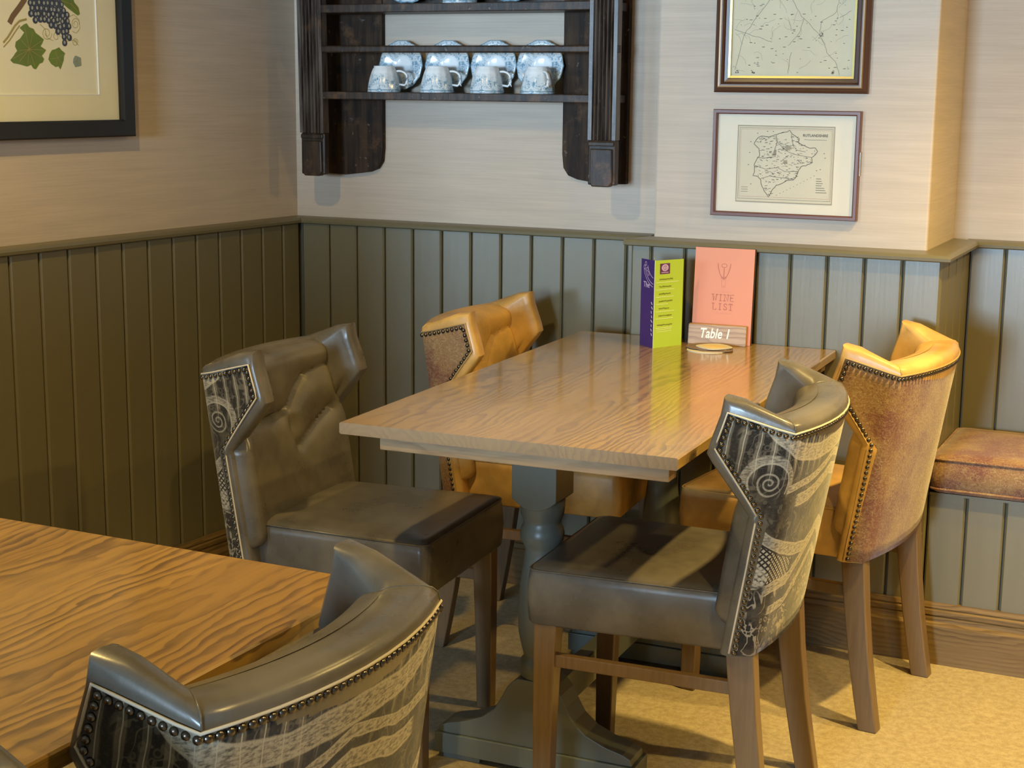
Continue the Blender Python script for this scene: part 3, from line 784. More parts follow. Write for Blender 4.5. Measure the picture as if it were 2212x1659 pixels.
def fabric_skin():
    n = 2 * NW + NBK; m = MB(); uv = []; vs = []
    for zf in FROWS:
        row = [fab_point(i, zf, 0.0030) for i in range(n)]
        acc = [0.0]
        for a, b in zip(row[:-1], row[1:]): acc.append(acc[-1] + (Vector(b) - Vector(a)).length)
        c = acc[NW]
        for p, a in zip(row, acc): vs.append(p); uv.append((a - c, p[2]))
    fs = [(j * n + i, j * n + i + 1, (j + 1) * n + i + 1, (j + 1) * n + i) for j in range(len(FROWS) - 1) for i in range(n - 1)]
    # a thin turned edge so that the cloth has thickness
    k = len(vs); vs2 = [fab_point(i, zf, 0.0004) for zf in FROWS for i in range(n)]
    R = len(FROWS)
    loop = [(0, i) for i in range(n)] + [(j, n - 1) for j in range(1, R)] + [(R - 1, i) for i in range(n - 2, -1, -1)] + [(j, 0) for j in range(R - 2, 0, -1)]
    for (j0, i0), (j1, i1) in zip(loop, loop[1:] + loop[:1]):
        fs.append((j0 * n + i0, k + j0 * n + i0, k + j1 * n + i1, j1 * n + i1))
    m.add(vs + vs2, fs)
    return m, uv + uv
def border(off_in):
    """path round the fabric edge: up the left wing, across the top, down the right wing; off_in = distance inside the edge"""
    n = 2 * NW + NBK; zt = FROWS[-1]; pts = []
    def ins(i_edge, zf):
        a = Vector(fab_point(i_edge, zf, 0.0042)); b = Vector(fab_point(NW if i_edge == 0 else NW + NBK - 1, zf, 0.0042))
        d = (b - a); L = d.length
        return a + d * (min(off_in, L * 0.9) / L if L > 1e-6 else 0)
    zs = [Z_B + 0.006] + [z for z in ROWS if Z_B + 0.01 < z < zt - 0.012]
    left = [ins(0, z) for z in zs]
    top = []
    ztw = zt - off_in / 1.0
    for i in range(n):
        p = Vector(fab_point(i, ztw, 0.0042))
        if i == 0: p = ins(0, ztw)
        elif i == n - 1: p = ins(n - 1, ztw)
        top.append(p)
    right = [ins(n - 1, z) for z in zs[::-1]]
    return left + top + right
def resample(pts, step):
    out = []; acc = 0.0; nxt = step * 0.5
    for a, b in zip(pts[:-1], pts[1:]):
        L = (b - a).length
        while L > 0 and nxt <= acc + L:
            out.append((a.lerp(b, (nxt - acc) / L), (b - a).normalized())); nxt += step
        acc += L
    return out
def pad_half(z):
    """half width of the padded front: between the wings above, the full width of the back below the waist"""
    return pw([(0.60, 0.2265), (0.645, 0.2255), (0.672, 0.214), (0.70, 0.186), (0.72, 0.178), (0.83, 0.176)], z)
TUFT = [((0.0, 0.692), (0.186, 0.686)), ((0.0, 0.692), (-0.085, 0.756)), ((-0.085, 0.756), (-0.180, 0.772)),
        ((-0.024, 0.606), (-0.165, 0.672)), ((-0.002, 0.692), (-0.024, 0.606)), ((-0.024, 0.606), (-0.040, 0.50))]
BUTTONS = ((0.0, 0.692), (-0.024, 0.606))
def tuft_pad():
    nx, nz = 54, 58; z0, z1 = 0.440, 0.822
    def dseg(px, pz, a, b):
        dx, dz = b[0] - a[0], b[1] - a[1]; t = max(0, min(1, ((px - a[0]) * dx + (pz - a[1]) * dz) / (dx * dx + dz * dz)))
        return sqrt((px - a[0] - t * dx) ** 2 + (pz - a[1] - t * dz) ** 2)
    vs = []
    for j in range(nz + 1):
        z = lerp(z0, z1, j / nz); hw = pad_half(z)
        for i in range(nx + 1):
            q = -1 + 2 * i / nx; q = q * (1.35 - 0.35 * abs(q)) if abs(q) < 1 else q; x = q * hw
            er = 0.026 if z < 0.68 else 0.014
            ex = min(1, (hw - abs(x)) / er); ez = min(1, (z1 - z) / 0.03, (z - z0) / 0.03)
            env = sqrt(max(0, 1 - (1 - max(0, ex)) ** 2)) * sqrt(max(0, 1 - (1 - max(0, ez)) ** 2))
            dep = 0.0
            for k, (a, b) in enumerate(TUFT):
                d = dseg(x, z, a, b); amp = (0.024, 0.022, 0.015, 0.020, 0.017, 0.003)[k]
                dep = max(dep, amp * (0.6 * math.exp(-d / 0.0050) + 0.4 * math.exp(-(d / 0.026) ** 2)))
            for bx, bz in BUTTONS:
                dep = max(dep, 0.026 * math.exp(-(((x - bx) ** 2 + (z - bz) ** 2) ** 0.5) / 0.011))
            y = inner_y(x * 0.166 / hw, z) - 0.010 + env * 0.038 - dep * env
            vs.append((x, y, z))
    fs = [(j * (nx + 1) + i, j * (nx + 1) + i + 1, (j + 1) * (nx + 1) + i + 1, (j + 1) * (nx + 1) + i) for j in range(nz) for i in range(nx)]
    return MB().add(vs, fs)
def dome(r, n=10):
    return MB().lathe([(r, 0.0), (r * 0.96, r * 0.28), (r * 0.70, r * 0.62), (r * 0.30, r * 0.80), (0.0004, r * 0.84)], (0, 0, 0), n)
STUD = None
def make_chair(kind, label, group):
    global STUD
    grey = kind == 'grey'
    leather = M['grey_leather'] if grey else M['tan_leather']; fabric = M['paisley'] if grey else M['rose']
    t = empty('dining_chair'); tag(t, label, 'chair', group)
    sh = shade(back_shell().build('backrest', leather, t, True), 42)
    for sm in SEAMS: MB().tube(sm, 0.0013, 6).build('seam', leather, t, True)
    fm, uv = fabric_skin(); fm.build('back_fabric', fabric, t, True, uv=uv)
    shade(tuft_pad().build('tufted_pad', leather, t, True), 60)
    for bx, bz in BUTTONS:
        b = dome(0.007, 12).build('button', leather, t, True); b.rotation_euler = (-pi / 2, 0, 0); b.location = (bx, inner_y(bx, bz) - 0.006, bz)
    MB().tube([tuple(p) for p in border(-0.0022)], 0.0019, 6).build('piping', M['piping'] if grey else M['piping_tan'], t, True)
    if STUD is None: STUD = dome(0.0052, 9).build('stud', M['stud'], None, True).data; bpy.data.objects.remove(bpy.data.objects['stud'])
    for p, d in resample(border(0.0062), 0.0125):
        o = bpy.data.objects.new('stud', STUD); COL.objects.link(o); o.parent = t
        nrm = Vector((1 if p.x > 0 else -1, 0, 0)) if abs(p.x) > LATR - 0.004 else Vector((p.x / LATR * 0.75, -1, 0)).normalized()
        o.matrix_local = Matrix.Translation(p - nrm * 0.0012) @ nrm.to_track_quat('Z', 'Y').to_matrix().to_4x4()
    # seat
    rings = []
    def seat_ring(z, ins, dome_h=0.0):
        pts = []; y0, y1 = 0.088 + ins, 0.494 - ins; r = 0.022
        for k in range(4):
            cx = (0.209 if k in (0, 1) else 0.196) - ins - r; cy = (y1 - r) if k in (0, 1) else (y0 + r)
            sx = 1 if k in (0, 3) else -1
            a0 = {0: 0, 1: 90, 2: 180, 3: 270}[k]
            for q in range(5):
                a = math.radians(a0 + q * 22.5); pts.append((sx * cx + r * cos(a), cy + r * sin(a), z))
        return pts
    for z, ins in ((0.381, 0.004), (0.386, 0.0), (0.43, -0.003), (0.472, -0.001), (0.486, 0.001), (0.493, 0.006), (0.497, 0.02), (0.501, 0.07), (0.503, 0.13), (0.5035, 0.172)): rings.append(seat_ring(z, ins))
    MB().loft(rings).build('seat', leather, t, True)
    rg = seat_ring(0.489, 0.0012)
    MB().tube(rg + rg[:1], 0.0018, 6).build('seat_piping', leather, t, True)
    # legs
    def leg(path, sx):
        rings = []
        for cy, z, dy, dx, cx in path:
            x = sx * cx; rings.append([(x - dx / 2, cy - dy / 2, z), (x + dx / 2, cy - dy / 2, z), (x + dx / 2, cy + dy / 2, z), (x - dx / 2, cy + dy / 2, z)])
        return MB().loft(rings).build('leg', M['legwood'], t, bevel=0.003, seg=2, angle=50)
    for sx in (1, -1):
        leg([(0.021, 0.0, 0.042, 0.034, 0.196), (0.034, 0.07, 0.044, 0.035, 0.195), (0.049, 0.16, 0.046, 0.036, 0.194), (0.063, 0.27, 0.049, 0.038, 0.193), (0.075, 0.40, 0.053, 0.039, 0.192)], sx)
        leg([(0.462, 0.0, 0.034, 0.034, 0.183), (0.460, 0.2, 0.040, 0.038, 0.184), (0.456, 0.386, 0.046, 0.042, 0.184)], sx)
        box('stretcher', (sx * 0.19 - 0.009, sx * 0.19 + 0.009, 0.066, 0.45, 0.298, 0.323), M['legwood'], t, 0.002)
    return t
def set_pose(t, x, y, th):
    """th = direction the sitter looks (world angle)"""
    t.location = (x, y, 0); t.rotation_euler = (0, 0, th - pi / 2)
G1, G2 = 'taupe leather wing-back dining chairs', 'tan leather wing-back dining chairs'
chA = make_chair('grey', 'taupe leather chair with paisley back at the oak table, its near side towards the camera', G1)
chC = copy_tree(chA); tag(chC, 'taupe leather chair with buttoned back facing right, beside the olive boarded wall')
chE = copy_tree(chA); tag(chE, 'taupe leather chair seen from behind in front, pulled up to the golden oak table')
chF = copy_tree(chA); tag(chF, 'taupe leather chair of which only a corner shows at the lower left edge')
chD = make_chair('tan', 'tan leather chair with rose and gold back beside the built-in bench', G2)
chB = copy_tree(chD); tag(chB, 'tan leather chair facing right on the far side of the oak table')
set_pose(chA, 1.813, -1.055, 3.187); set_pose(chD, 1.894, -0.403, 3.042); set_pose(chC, 0.586, -1.067, 0.064)
set_pose(chB, 0.714, -0.357, 0.077); set_pose(chE, 1.681, -2.564, 3.095); set_pose(chF, 1.631, -3.165, 3.095)
# a loose thread hanging from the tan chair's back
pts = [(0.222, 0.062, 0.386), (0.224, 0.058, 0.370), (0.223, 0.052, 0.355), (0.226, 0.048, 0.342), (0.224, 0.053, 0.334), (0.226, 0.060, 0.338)]
MB().tube(pts, 0.0009, 5).build('loose_thread', M['thread'], chD, True)

# ================================================================== WALL SHELF AND CHINA
ws = empty('plate_rack', (0, 0, 0)); tag(ws, 'dark old oak plate rack with reeded uprights hung above the boarding', 'plate rack')
YFR = -0.115
def upright(x0, x1, lean):
    """reeded stile: profile with rounded reeds between plain margins"""
    w = x1 - x0; prof = [(0, 0.030), (0, 0.0), (0.010, 0.0)]
    nr = 5; a, b = 0.011, w - 0.011; p = (b - a) / nr
    for k in range(nr):
        for q in range(7):
            s = q / 6; prof.append((a + p * (k + 0.14 + 0.72 * s), 0.0058 - 0.0078 * sin(pi * s)))
        if k < nr - 1: prof.append((a + p * (k + 1), 0.0105))
    prof += [(w - 0.010, 0.0), (w, 0.0), (w, 0.030)]
    rings = [[(x0 + px + lean * (1.95 - z), YFR + py, z) for px, py in prof] for z in (1.258, 1.95)]
    shade(MB().loft(rings).build('upright', M['reedwood'], ws, True), 50)
    z0, z1 = 1.138, 1.258; xb = x0 + lean * (1.95 - 1.2)
    MB().box(xb, xb + w, YFR + 0.004, YFR + 0.030, 1.143, 1.258).build('upright_foot', M['darkwood'], ws, bevel=0.004)
    m = MB().prism([(xb + 0.008, 1.150), (xb + 0.014, 1.139), (xb + w - 0.014, 1.139), (xb + w - 0.006, 1.150), (xb + w - 0.008, 1.236), (xb + 0.008, 1.236)], 'Y', YFR - 0.004, YFR + 0.02)
    m.build('corner_block', M['darkwood'], ws, bevel=0.003)
    box('collar', (xb + 0.003, xb + w - 0.003, YFR - 0.003, YFR + 0.012, 1.243, 1.254), M['darkwood'], ws, 0.002)
upright(0.0705, 0.1475, 0.013); upright(0.9535, 1.030, 0.0)
# shaped boards on the wall behind the uprights
def backboard(xo, xi):
    s = 1 if xi > xo else -1
    pl = [(xo, 1.95), (xo, 1.140), (xo + s * 0.07, 1.138), (xi - s * 0.045, 1.148), (xi - s * 0.018, 1.158), (xi - s * 0.004, 1.178), (xi, 1.215), (xi, 1.95)]
    MB().prism(pl, 'Y', 0.008, REC).build('wall_board', M['boardwood'], ws, bevel=0.002)
backboard(0.083, 0.2745); backboard(1.014, 0.829)
SHELF = (1.3725, 1.607)
for z, th in ((SHELF[0], 0.0205), (SHELF[1], 0.022)):
    MB().box(0.10, 1.008, YFR + 0.0115, REC - 0.001, z - th, z).box(0.1475, 0.9535, YFR + 0.001, YFR + 0.0115, z - th, z).build('shelf', M['darkwood'], ws, bevel=0.002)
MB().box(0.1478, 0.9532, YFR + 0.002, YFR + 0.016, 1.478, 1.497).build('plate_rail', M['darkwood'], ws, bevel=0.004)
box('rail_tenon', (1.020, 1.033, YFR + 0.002, YFR + 0.020, 1.478, 1.497), M['darkwood'], ws, 0.002)
box('back_panel', (0.2745, 0.829, 0.014, REC, SHELF[1] - 0.02, 1.95), M['darkwood'], ws)

def china_uv(me_name): pass
def saucer_mesh(R):
    prof = [(0.0005, 0.003), (R * 0.30, 0.003), (R * 0.36, 0.0045), (R * 0.48, 0.009), (R * 0.8, 0.0165), (R, 0.021), (R * 0.995, 0.0225), (R * 0.8, 0.0185), (R * 0.48, 0.0115), (R * 0.36, 0.0075), (R * 0.3, 0.0065), (0.0005, 0.006)]
    n = 40; rings = []; uv = []
    for k, (r, z) in enumerate(prof):
        ring = []
        for i in range(n):
            a = 2 * pi * i / n; sc = 1 + (0.018 * cos(14 * a) if r > R * 0.9 else 0)
            ring.append((r * sc * cos(a), r * sc * sin(a), z)); uv.append((0.5 if 0.93 < r / R < 0.999 else 0.0, 1.0 if r > R * 0.42 else 0.0))
        rings.append(ring)
    return MB().loft(rings), uv
def cup(parent):
    """upside-down fluted tea cup; rim on the shelf"""
    prof = [(0.0470, 0.0), (0.0462, 0.006), (0.0440, 0.020), (0.0400, 0.038), (0.0350, 0.054), (0.0310, 0.064), (0.0285, 0.0665), (0.0290, 0.0705), (0.0270, 0.071), (0.0005, 0.068)]
    inner = [(0.0005, 0.060), (0.026, 0.060), (0.033, 0.053), (0.038, 0.037), (0.0418, 0.019), (0.0445, 0.0)]
    n = 48; rings = []; uv = []
    for r, z in inner + prof:
        ring = []
        for i in range(n):
            a = 2 * pi * i / n; fl = 1 + 0.022 * cos(12 * a) * (1 if 0.01 < z < 0.06 else 0.3)
            ring.append((r * fl * cos(a), r * fl * sin(a), z)); uv.append((0.5 if 0.004 < z < 0.007 else 0.0, 1.0 if z < 0.050 and (r, z) not in inner else 0.0))
        rings.append(ring)
    MB().loft(rings).build('bowl', M['china'], parent, True, uv=uv)
    pts = []
    for k in range(13):
        a = -0.55 + k / 12 * 3.3
        pts.append((0.040 + 0.0235 * sin(a) * 1.05 + 0.004, 0.0, 0.036 + 0.0215 * cos(a)))
    pts = [(0.037, 0, 0.056)] + pts[1:-1] + [(0.040, 0, 0.022)]
    MB().tube(pts, [0.003] + [0.0032] * (len(pts) - 2) + [0.0028], 8).build('handle', M['white_china'], parent, True)
    MB().tube([(0.064, 0, 0.030), (0.070, 0, 0.018)], [0.003, 0.0012], 6).build('handle_spur', M['white_china'], parent, True)
CUPX = (0.3235, 0.4884, 0.6397, 0.788); SAUX = (0.3445, 0.4898, 0.631, 0.7685)
ordn = ('first', 'second', 'third', 'fourth')
for k, x in enumerate(CUPX):
    c = empty('tea_cup', (x, -0.064, SHELF[0]), (0.15, 0.10, 0.05, -0.75)[k])
    tag(c, ['blue and white tea cup upside down, nearest the left upright of the plate rack', 'blue and white tea cup upside down, second from the left upright', 'blue and white tea cup upside down, third from the left upright',
            'blue and white tea cup upside down with its handle turned to the front'][k], 'cup', 'upturned cups on the lower rack shelf')
    cup(c)
def leaning(name, R, x, zb, label, cat, grp, yb=-0.014, tilt=0.27):
    """plate on edge on a shelf, leaning back on the wall"""
    m, uv = saucer_mesh(R); o = m.build(name, M['china'], None, True, uv=uv)
    # local +z (eating side) faces -y; stands on its rim
    o.rotation_euler = (pi / 2 - tilt, 0, 0)
    o.location = (x, yb, zb + R * cos(tilt) * 1.018 + 0.0215 * sin(tilt))
    tag(o, label, cat, grp); return o
for k, x in enumerate(SAUX):
    leaning('saucer', 0.0685, x, SHELF[0], 'blue and white saucer standing behind the %s tea cup from the left upright' % ordn[k], 'saucer', 'saucers standing on the lower rack shelf', 0.012, 0.10)
leaning('dinner_plate', 0.105, 0.3790, SHELF[1], 'patterned plate on the upper rack shelf, left of the upper cup', 'plate', 'plates on the upper rack shelf', -0.006, 0.08)
leaning('dinner_plate', 0.105, 0.6920, SHELF[1], 'patterned plate on the upper rack shelf, right of the upper cup', 'plate', 'plates on the upper rack shelf', -0.006, 0.08)
c = empty('tea_cup', (0.556, -0.062, SHELF[1]), 0.0); tag(c, 'blue and white tea cup on the upper rack shelf between two plates', 'cup'); cup(c)

# ================================================================== PICTURES
def frame_mesh(W, H, prof):
    """mitred frame round a W x H opening; prof = (distance outward, height)"""
    n = len(prof); vs = []; fs = []
    for a, h in prof:
        vs += [(-a, -a, h), (W + a, -a, h), (W + a, H + a, h), (-a, H + a, h)]
    for j in range(n):
        k = (j + 1) % n
        for i in range(4):
            i2 = (i + 1) % 4; fs.append((j * 4 + i, j * 4 + i2, k * 4 + i2, k * 4 + i))
    return MB().add(vs, fs)
def panel(name, x0, x1, y0, y1, z0, z1, mat, parent): return box(name, (x0, x1, y0, y1, z0, z1), mat, parent)
PF = lambda a, b, h: (a, b, h)
def at_h(h0): return lambda a, b, h: (a, b, h0 + h)
# -- botanical print on the left wall: local x runs towards the corner, y up, z out of the wall
# t is distance from the corner; local x = T0 - t
T0 = 1.30
pic = empty('framed_botanical_print'); tag(pic, 'black framed botanical print of blue grapes and vine leaves on the beige wall', 'picture')
wx = -WT
pic.matrix_world = Matrix(((wx.x, 0, WN.x, WT.x * T0 - WN.x * REC), (wx.y, 0, WN.y, WT.y * T0 - WN.y * REC), (0, 1, 0, 0), (0, 0, 0, 1)))
# aperture in local coordinates
AX1, AY0 = T0 - 0.709, 1.3005
AW, AH = 0.56, 0.66
fo = frame_mesh(AW, AH, [(0, 0.012), (0.0, 0.030), (0.004, 0.034), (0.038, 0.034), (0.042, 0.030), (0.042, 0.0)]).build('frame', M['black_frame'], pic); fo.location = (AX1 - AW, AY0, 0)
panel('backing', AX1 - AW - 0.03, AX1 + 0.03, AY0 - 0.03, AY0 + AH + 0.03, 0.0005, 0.012, M['black_frame'], pic)
# mount with a window
mx1, my0, mx0, my1 = T0 - 0.7735, 1.361, AX1 - AW + 0.065, AY0 + AH - 0.065
m = MB(); hh = (0.012, 0.016)
for x0, x1, y0, y1 in ((AX1 - AW, AX1, AY0, my0), (AX1 - AW, AX1, my1, AY0 + AH), (AX1 - AW, mx0, my0, my1), (mx1, AX1, my0, my1)): m.box(x0, x1, y0, y1, *hh)
m.build('mount', M['mount'], pic)
m = MB()
for x0, x1, y0, y1 in ((mx0 - 0.001, mx1 + 0.001, my0 - 0.001, my0 + 0.0012), (mx0 - 0.001, mx1 + 0.001, my1 - 0.0012, my1 + 0.001), (mx0 - 0.001, mx0 + 0.0012, my0, my1), (mx1 - 0.0012, mx1 + 0.001, my0, my1)): m.box(x0, x1, y0, y1, 0.0125, 0.0163)
m.build('mount_bevel', M['white_card'], pic)
panel('sheet', mx0, mx1, my0, my1, 0.012, 0.0128, M['print'], pic)
pl = at_h(0.0129)
LX = lambda pts: [(T0 - a, b) for a, b in pts]
leaf1 = LX([(1.0503, 1.4405), (1.0400, 1.4500), (1.0350, 1.4560), (1.0281, 1.4619), (1.0340, 1.4720), (1.031, 1.4828), (1.0180, 1.4900), (1.0044, 1.5045), (1.0178, 1.5145), (1.0040, 1.5230), (0.9961, 1.5257), (0.9880, 1.5170), (0.9756, 1.5138), (0.9700, 1.5050), (0.9621, 1.5005), (0.9454, 1.4904), (0.9500, 1.4820), (0.9565, 1.4742), (0.9396, 1.466), (0.9450, 1.4600), (0.9535, 1.4529), (0.9470, 1.4450), (0.9515, 1.437), (0.9620, 1.4340), (0.9741, 1.4206), (0.9820, 1.4230), (0.9878, 1.4311), (1.0000, 1.4270), (1.0092, 1.4286), (1.0200, 1.4310), (1.03, 1.4325), (1.0420, 1.4340)])
leaf2 = LX([(0.9336, 1.4448), (0.9290, 1.4570), (0.9207, 1.4665), (0.9120, 1.4680), (0.8982, 1.4735), (0.8900, 1.4660), (0.8796, 1.4598), (0.8840, 1.4520), (0.8851, 1.4435), (0.8900, 1.4340), (0.8967, 1.4216), (0.9030, 1.4290), (0.9112, 1.4268), (0.9255, 1.4342)])
leaf3 = LX([(0.8553, 1.4385), (0.8530, 1.4480), (0.8468, 1.4551), (0.8380, 1.4530), (0.8288, 1.45), (0.8283, 1.4313), (0.8390, 1.4290), (0.8484, 1.4277)])
leaf4 = LX([(0.8918, 1.5831), (0.8631, 1.5652), (0.8339, 1.5502), (0.8261, 1.5538), (0.8300, 1.5690), (0.8428, 1.5802), (0.8500, 1.6000), (0.8900, 1.6050)])
for q, mt in ((leaf1, 'leaf'), (leaf2, 'leaf'), (leaf3, 'leaf_blue'), (leaf4, 'leaf')):
    lf = flat(pl, q).build('printed_leaf', M[mt], pic)
    cx = sum(a for a, _ in q) / len(q); cy = sum(b for _, b in q) / len(q); m = MB()
    for a, b in q[::3]: ribbon(m, at_h(0.0135), [(cx, cy), (cx + (a - cx) * 0.85, cy + (b - cy) * 0.85)], 0.0012)
    m.build('vein', M['twig'] if mt == 'x' else M['tendril'], lf)
m = MB(); ribbon(m, pl, LX([(1.0684, 1.4797), (1.0539, 1.4925), (1.0314, 1.5192), (1.0168, 1.5302), (0.995, 1.535)]), 0.005)
ribbon(m, pl, LX([(1.0684, 1.4697), (1.0500, 1.4850), (1.0274, 1.5100), (1.0168, 1.5202)]), 0.003)
m.build('printed_stem', M['tendril'], pic)
m = MB(); ribbon(m, pl, LX([(1.0477, 1.5238), (1.0371, 1.5398), (1.0149, 1.5615), (0.9999, 1.5778), (0.985, 1.60), (0.98, 1.62)]), 0.014)
m.build('printed_branch', M['twig'], pic)
m = MB()
def spiral(cx, cy, r, turns, s=1): return [(cx + r * (1 - k / 26 * 0.7) * cos(s * k / 26 * turns * 2 * pi), cy + r * (1 - k / 26 * 0.7) * sin(s * k / 26 * turns * 2 * pi)) for k in range(27)]
for q in (LX([(0.865, 1.545), (0.845, 1.552), (0.830, 1.540), (0.828, 1.520), (0.840, 1.508), (0.853, 1.512)]), spiral(T0 - 0.842, 1.530, 0.014, 1.6), spiral(T0 - 0.935, 1.505, 0.016, 1.5, -1), spiral(T0 - 0.845, 1.486, 0.010, 1.5), spiral(T0 - 0.905, 1.498, 0.012, 1.2),
          LX([(0.885, 1.50), (0.870, 1.488), (0.850, 1.492), (0.835, 1.480)]), LX([(0.955, 1.525), (0.940, 1.515), (0.935, 1.495), (0.915, 1.488)])): ribbon(m, pl, q, 0.0011)
m.build('printed_tendril', M['tendril'], pic)
rg = random.Random(3)
gm = flat(pl, [(0, 0), (1, 0), (0, 1)])
disc = MB().loft([[(0.0082 * cos(2 * pi * i / 12), 0.0082 * sin(2 * pi * i / 12), z) for i in range(12)] for z in (0, 0.0004)])
spot = MB().loft([[(0.0032 * cos(2 * pi * i / 8), 0.0042 * sin(2 * pi * i / 8), z) for i in range(8)] for z in (0, 0.0003)])
def in_poly(x, y, P):
    c = False; j = len(P) - 1
    for i in range(len(P)):
        if (P[i][1] > y) != (P[j][1] > y) and x < (P[j][0] - P[i][0]) * (y - P[i][1]) / (P[j][1] - P[i][1]) + P[i][0]: c = not c
        j = i
    return c
bunch = [(1.000, 1.640), (0.990, 1.575), (0.982, 1.530), (0.955, 1.526), (0.925, 1.522), (0.895, 1.505), (0.880, 1.482), (0.862, 1.486), (0.858, 1.520), (0.870, 1.560), (0.885, 1.600), (0.900, 1.640)]
d_me = s_me = None; count = 0
yy = 1.484
while yy < 1.64:
    tt = 0.85 + (0.006 if int(yy * 1000) % 2 else 0)
    while tt < 1.005:
        if in_poly(tt, yy, bunch):
            px, py = T0 - tt + rg.uniform(-.002, .002), yy + rg.uniform(-.002, .002)
            if d_me is None: o = disc.build('printed_grape', M['grape'], pic); d_me = o.data
            else: o = bpy.data.objects.new('printed_grape', d_me); COL.objects.link(o); o.parent = pic
            o.location = (px, py, 0.0130 + 0.0001 * (count % 3))
            if s_me is None: h = spot.build('bloom', M['grape_hi'], o); s_me = h.data
            else: h = bpy.data.objects.new('bloom', s_me); COL.objects.link(h); h.parent = o
            h.location = (rg.uniform(-.002, .002), 0.001, 0.0006); count += 1
        tt += 0.0142
    yy += 0.0128
panel('glass', AX1 - AW, AX1, AY0, AY0 + AH, 0.020, 0.022, M['glass'], pic)

# -- two framed maps on the chimney breast: local x right, y up, z out (towards the room)
def wall_pic(name, label, roll=0.0):
    t = empty(name); tag(t, label, 'picture')
    t.matrix_world = Matrix(((1, 0, 0, 0), (0, 0, -1, -0.0455), (0, 1, 0, 0), (0, 0, 0, 1)))
    return t
mp = wall_pic('framed_road_map', 'large framed road map with a dark moulded frame, upper of two on the chimney breast')
x0, x1, y0, y1 = 1.3105, 1.6170, 1.4225, 1.83
fr = frame_mesh(x1 - x0, y1 - y0, [(0, 0.006), (0, 0.012), (0.002, 0.013), (0.005, 0.013), (0.0052, 0.010), (0.014, 0.012), (0.0155, 0.018), (0.020, 0.023), (0.023, 0.023), (0.0265, 0.0235), (0.030, 0.019), (0.034, 0.017), (0.040, 0.012), (0.040, 0.0)])
f = fr.build('frame', M['brown_frame'], mp, bevel=0); f.location = (x0, y0, 0)
sl = frame_mesh(x1 - x0, y1 - y0, [(-0.001, 0.006), (-0.001, 0.0125), (0.0046, 0.0138), (0.0048, 0.006)]).build('gilt_slip', M['gold'], mp); sl.location = (x0, y0, 0)
sl = frame_mesh(x1 - x0, y1 - y0, [(0.0225, 0.02), (0.0225, 0.0242), (0.0262, 0.0246), (0.0285, 0.0222), (0.0285, 0.018)]).build('bronze_bead', M['bronze'], mp); sl.location = (x0, y0, 0)
panel('map_sheet', x0 - 0.003, x1 + 0.003, y0 - 0.003, y1 + 0.003, 0.001, 0.006, M['map'], mp)
m = MB(); ms = MB(); P6 = at_h(0.0061)
for r in ([(1.3214, 1.4382), (1.3428, 1.5227), (1.368, 1.5603), (1.4036, 1.6056), (1.43, 1.66)], [(1.3178, 1.5354), (1.3471, 1.5269), (1.3786, 1.5163), (1.4143, 1.5057)], [(1.445, 1.66), (1.4623, 1.6049), (1.4856, 1.5675), (1.5127, 1.5385), (1.5305, 1.524), (1.5355, 1.5548), (1.5706, 1.5749), (1.5756, 1.6034), (1.59, 1.66)],
          [(1.5305, 1.524), (1.5399, 1.5075), (1.5518, 1.4806), (1.572, 1.46), (1.5842, 1.4271)], [(1.4903, 1.5593), (1.481, 1.5263), (1.4624, 1.5056), (1.454, 1.4973)], [(1.457, 1.4284), (1.4597, 1.4681), (1.4635, 1.4806)], [(1.5797, 1.5626), (1.6063, 1.5786)]):
    rr = []
    for a, b in zip(r[:-1], r[1:]):
        for k in range(4): rr.append((lerp(a[0], b[0], k / 4) + rg.uniform(-.0015, .0015), lerp(a[1], b[1], k / 4) + rg.uniform(-.0015, .0015)))
    ribbon(m, P6, rr + [r[-1]], 0.0013)
m.build('map_road', M['ink_soft'], mp)
for k in range(60):
    a, b, th = rg.uniform(x0 + .005, x1 - .03), rg.uniform(y0 + .005, y0 + .25), rg.uniform(0, pi); pp = []
    for q in range(7): pp.append((a, b)); th += rg.uniform(-.6, .6); a += 0.006 * cos(th); b += 0.006 * sin(th)
    pp = [q for q in pp if x0 < q[0] < x1 and q[1] > y0 + 0.002]
    if len(pp) > 2: ribbon(ms, P6, pp, 0.0006)
ms.build('map_lane', M['ink_soft'], mp)['kind'] = 'stuff'
m = MB()
for k in range(110):
    a, b = rg.uniform(x0 + .006, x1 - .012), rg.uniform(y0 + .006, y0 + .25); w = rg.choice((.002, .004, .007)); h = .0014
    m.box(a, a + w, b, b + h, 0.0061, 0.0064)
for a, b in ((1.3262, 1.433), (1.535, 1.522), (1.569, 1.432), (1.365, 1.432)):
    for k in range(9): q, r = a + rg.uniform(-.005, .005), b + rg.uniform(-.004, .004); m.box(q, q + .003, r, r + .0016, 0.0062, 0.0065)
m.build('map_mark', M['ink'], mp)['kind'] = 'stuff'
panel('glass', x0, x1, y0, y1, 0.009, 0.0105, M['glass'], mp)

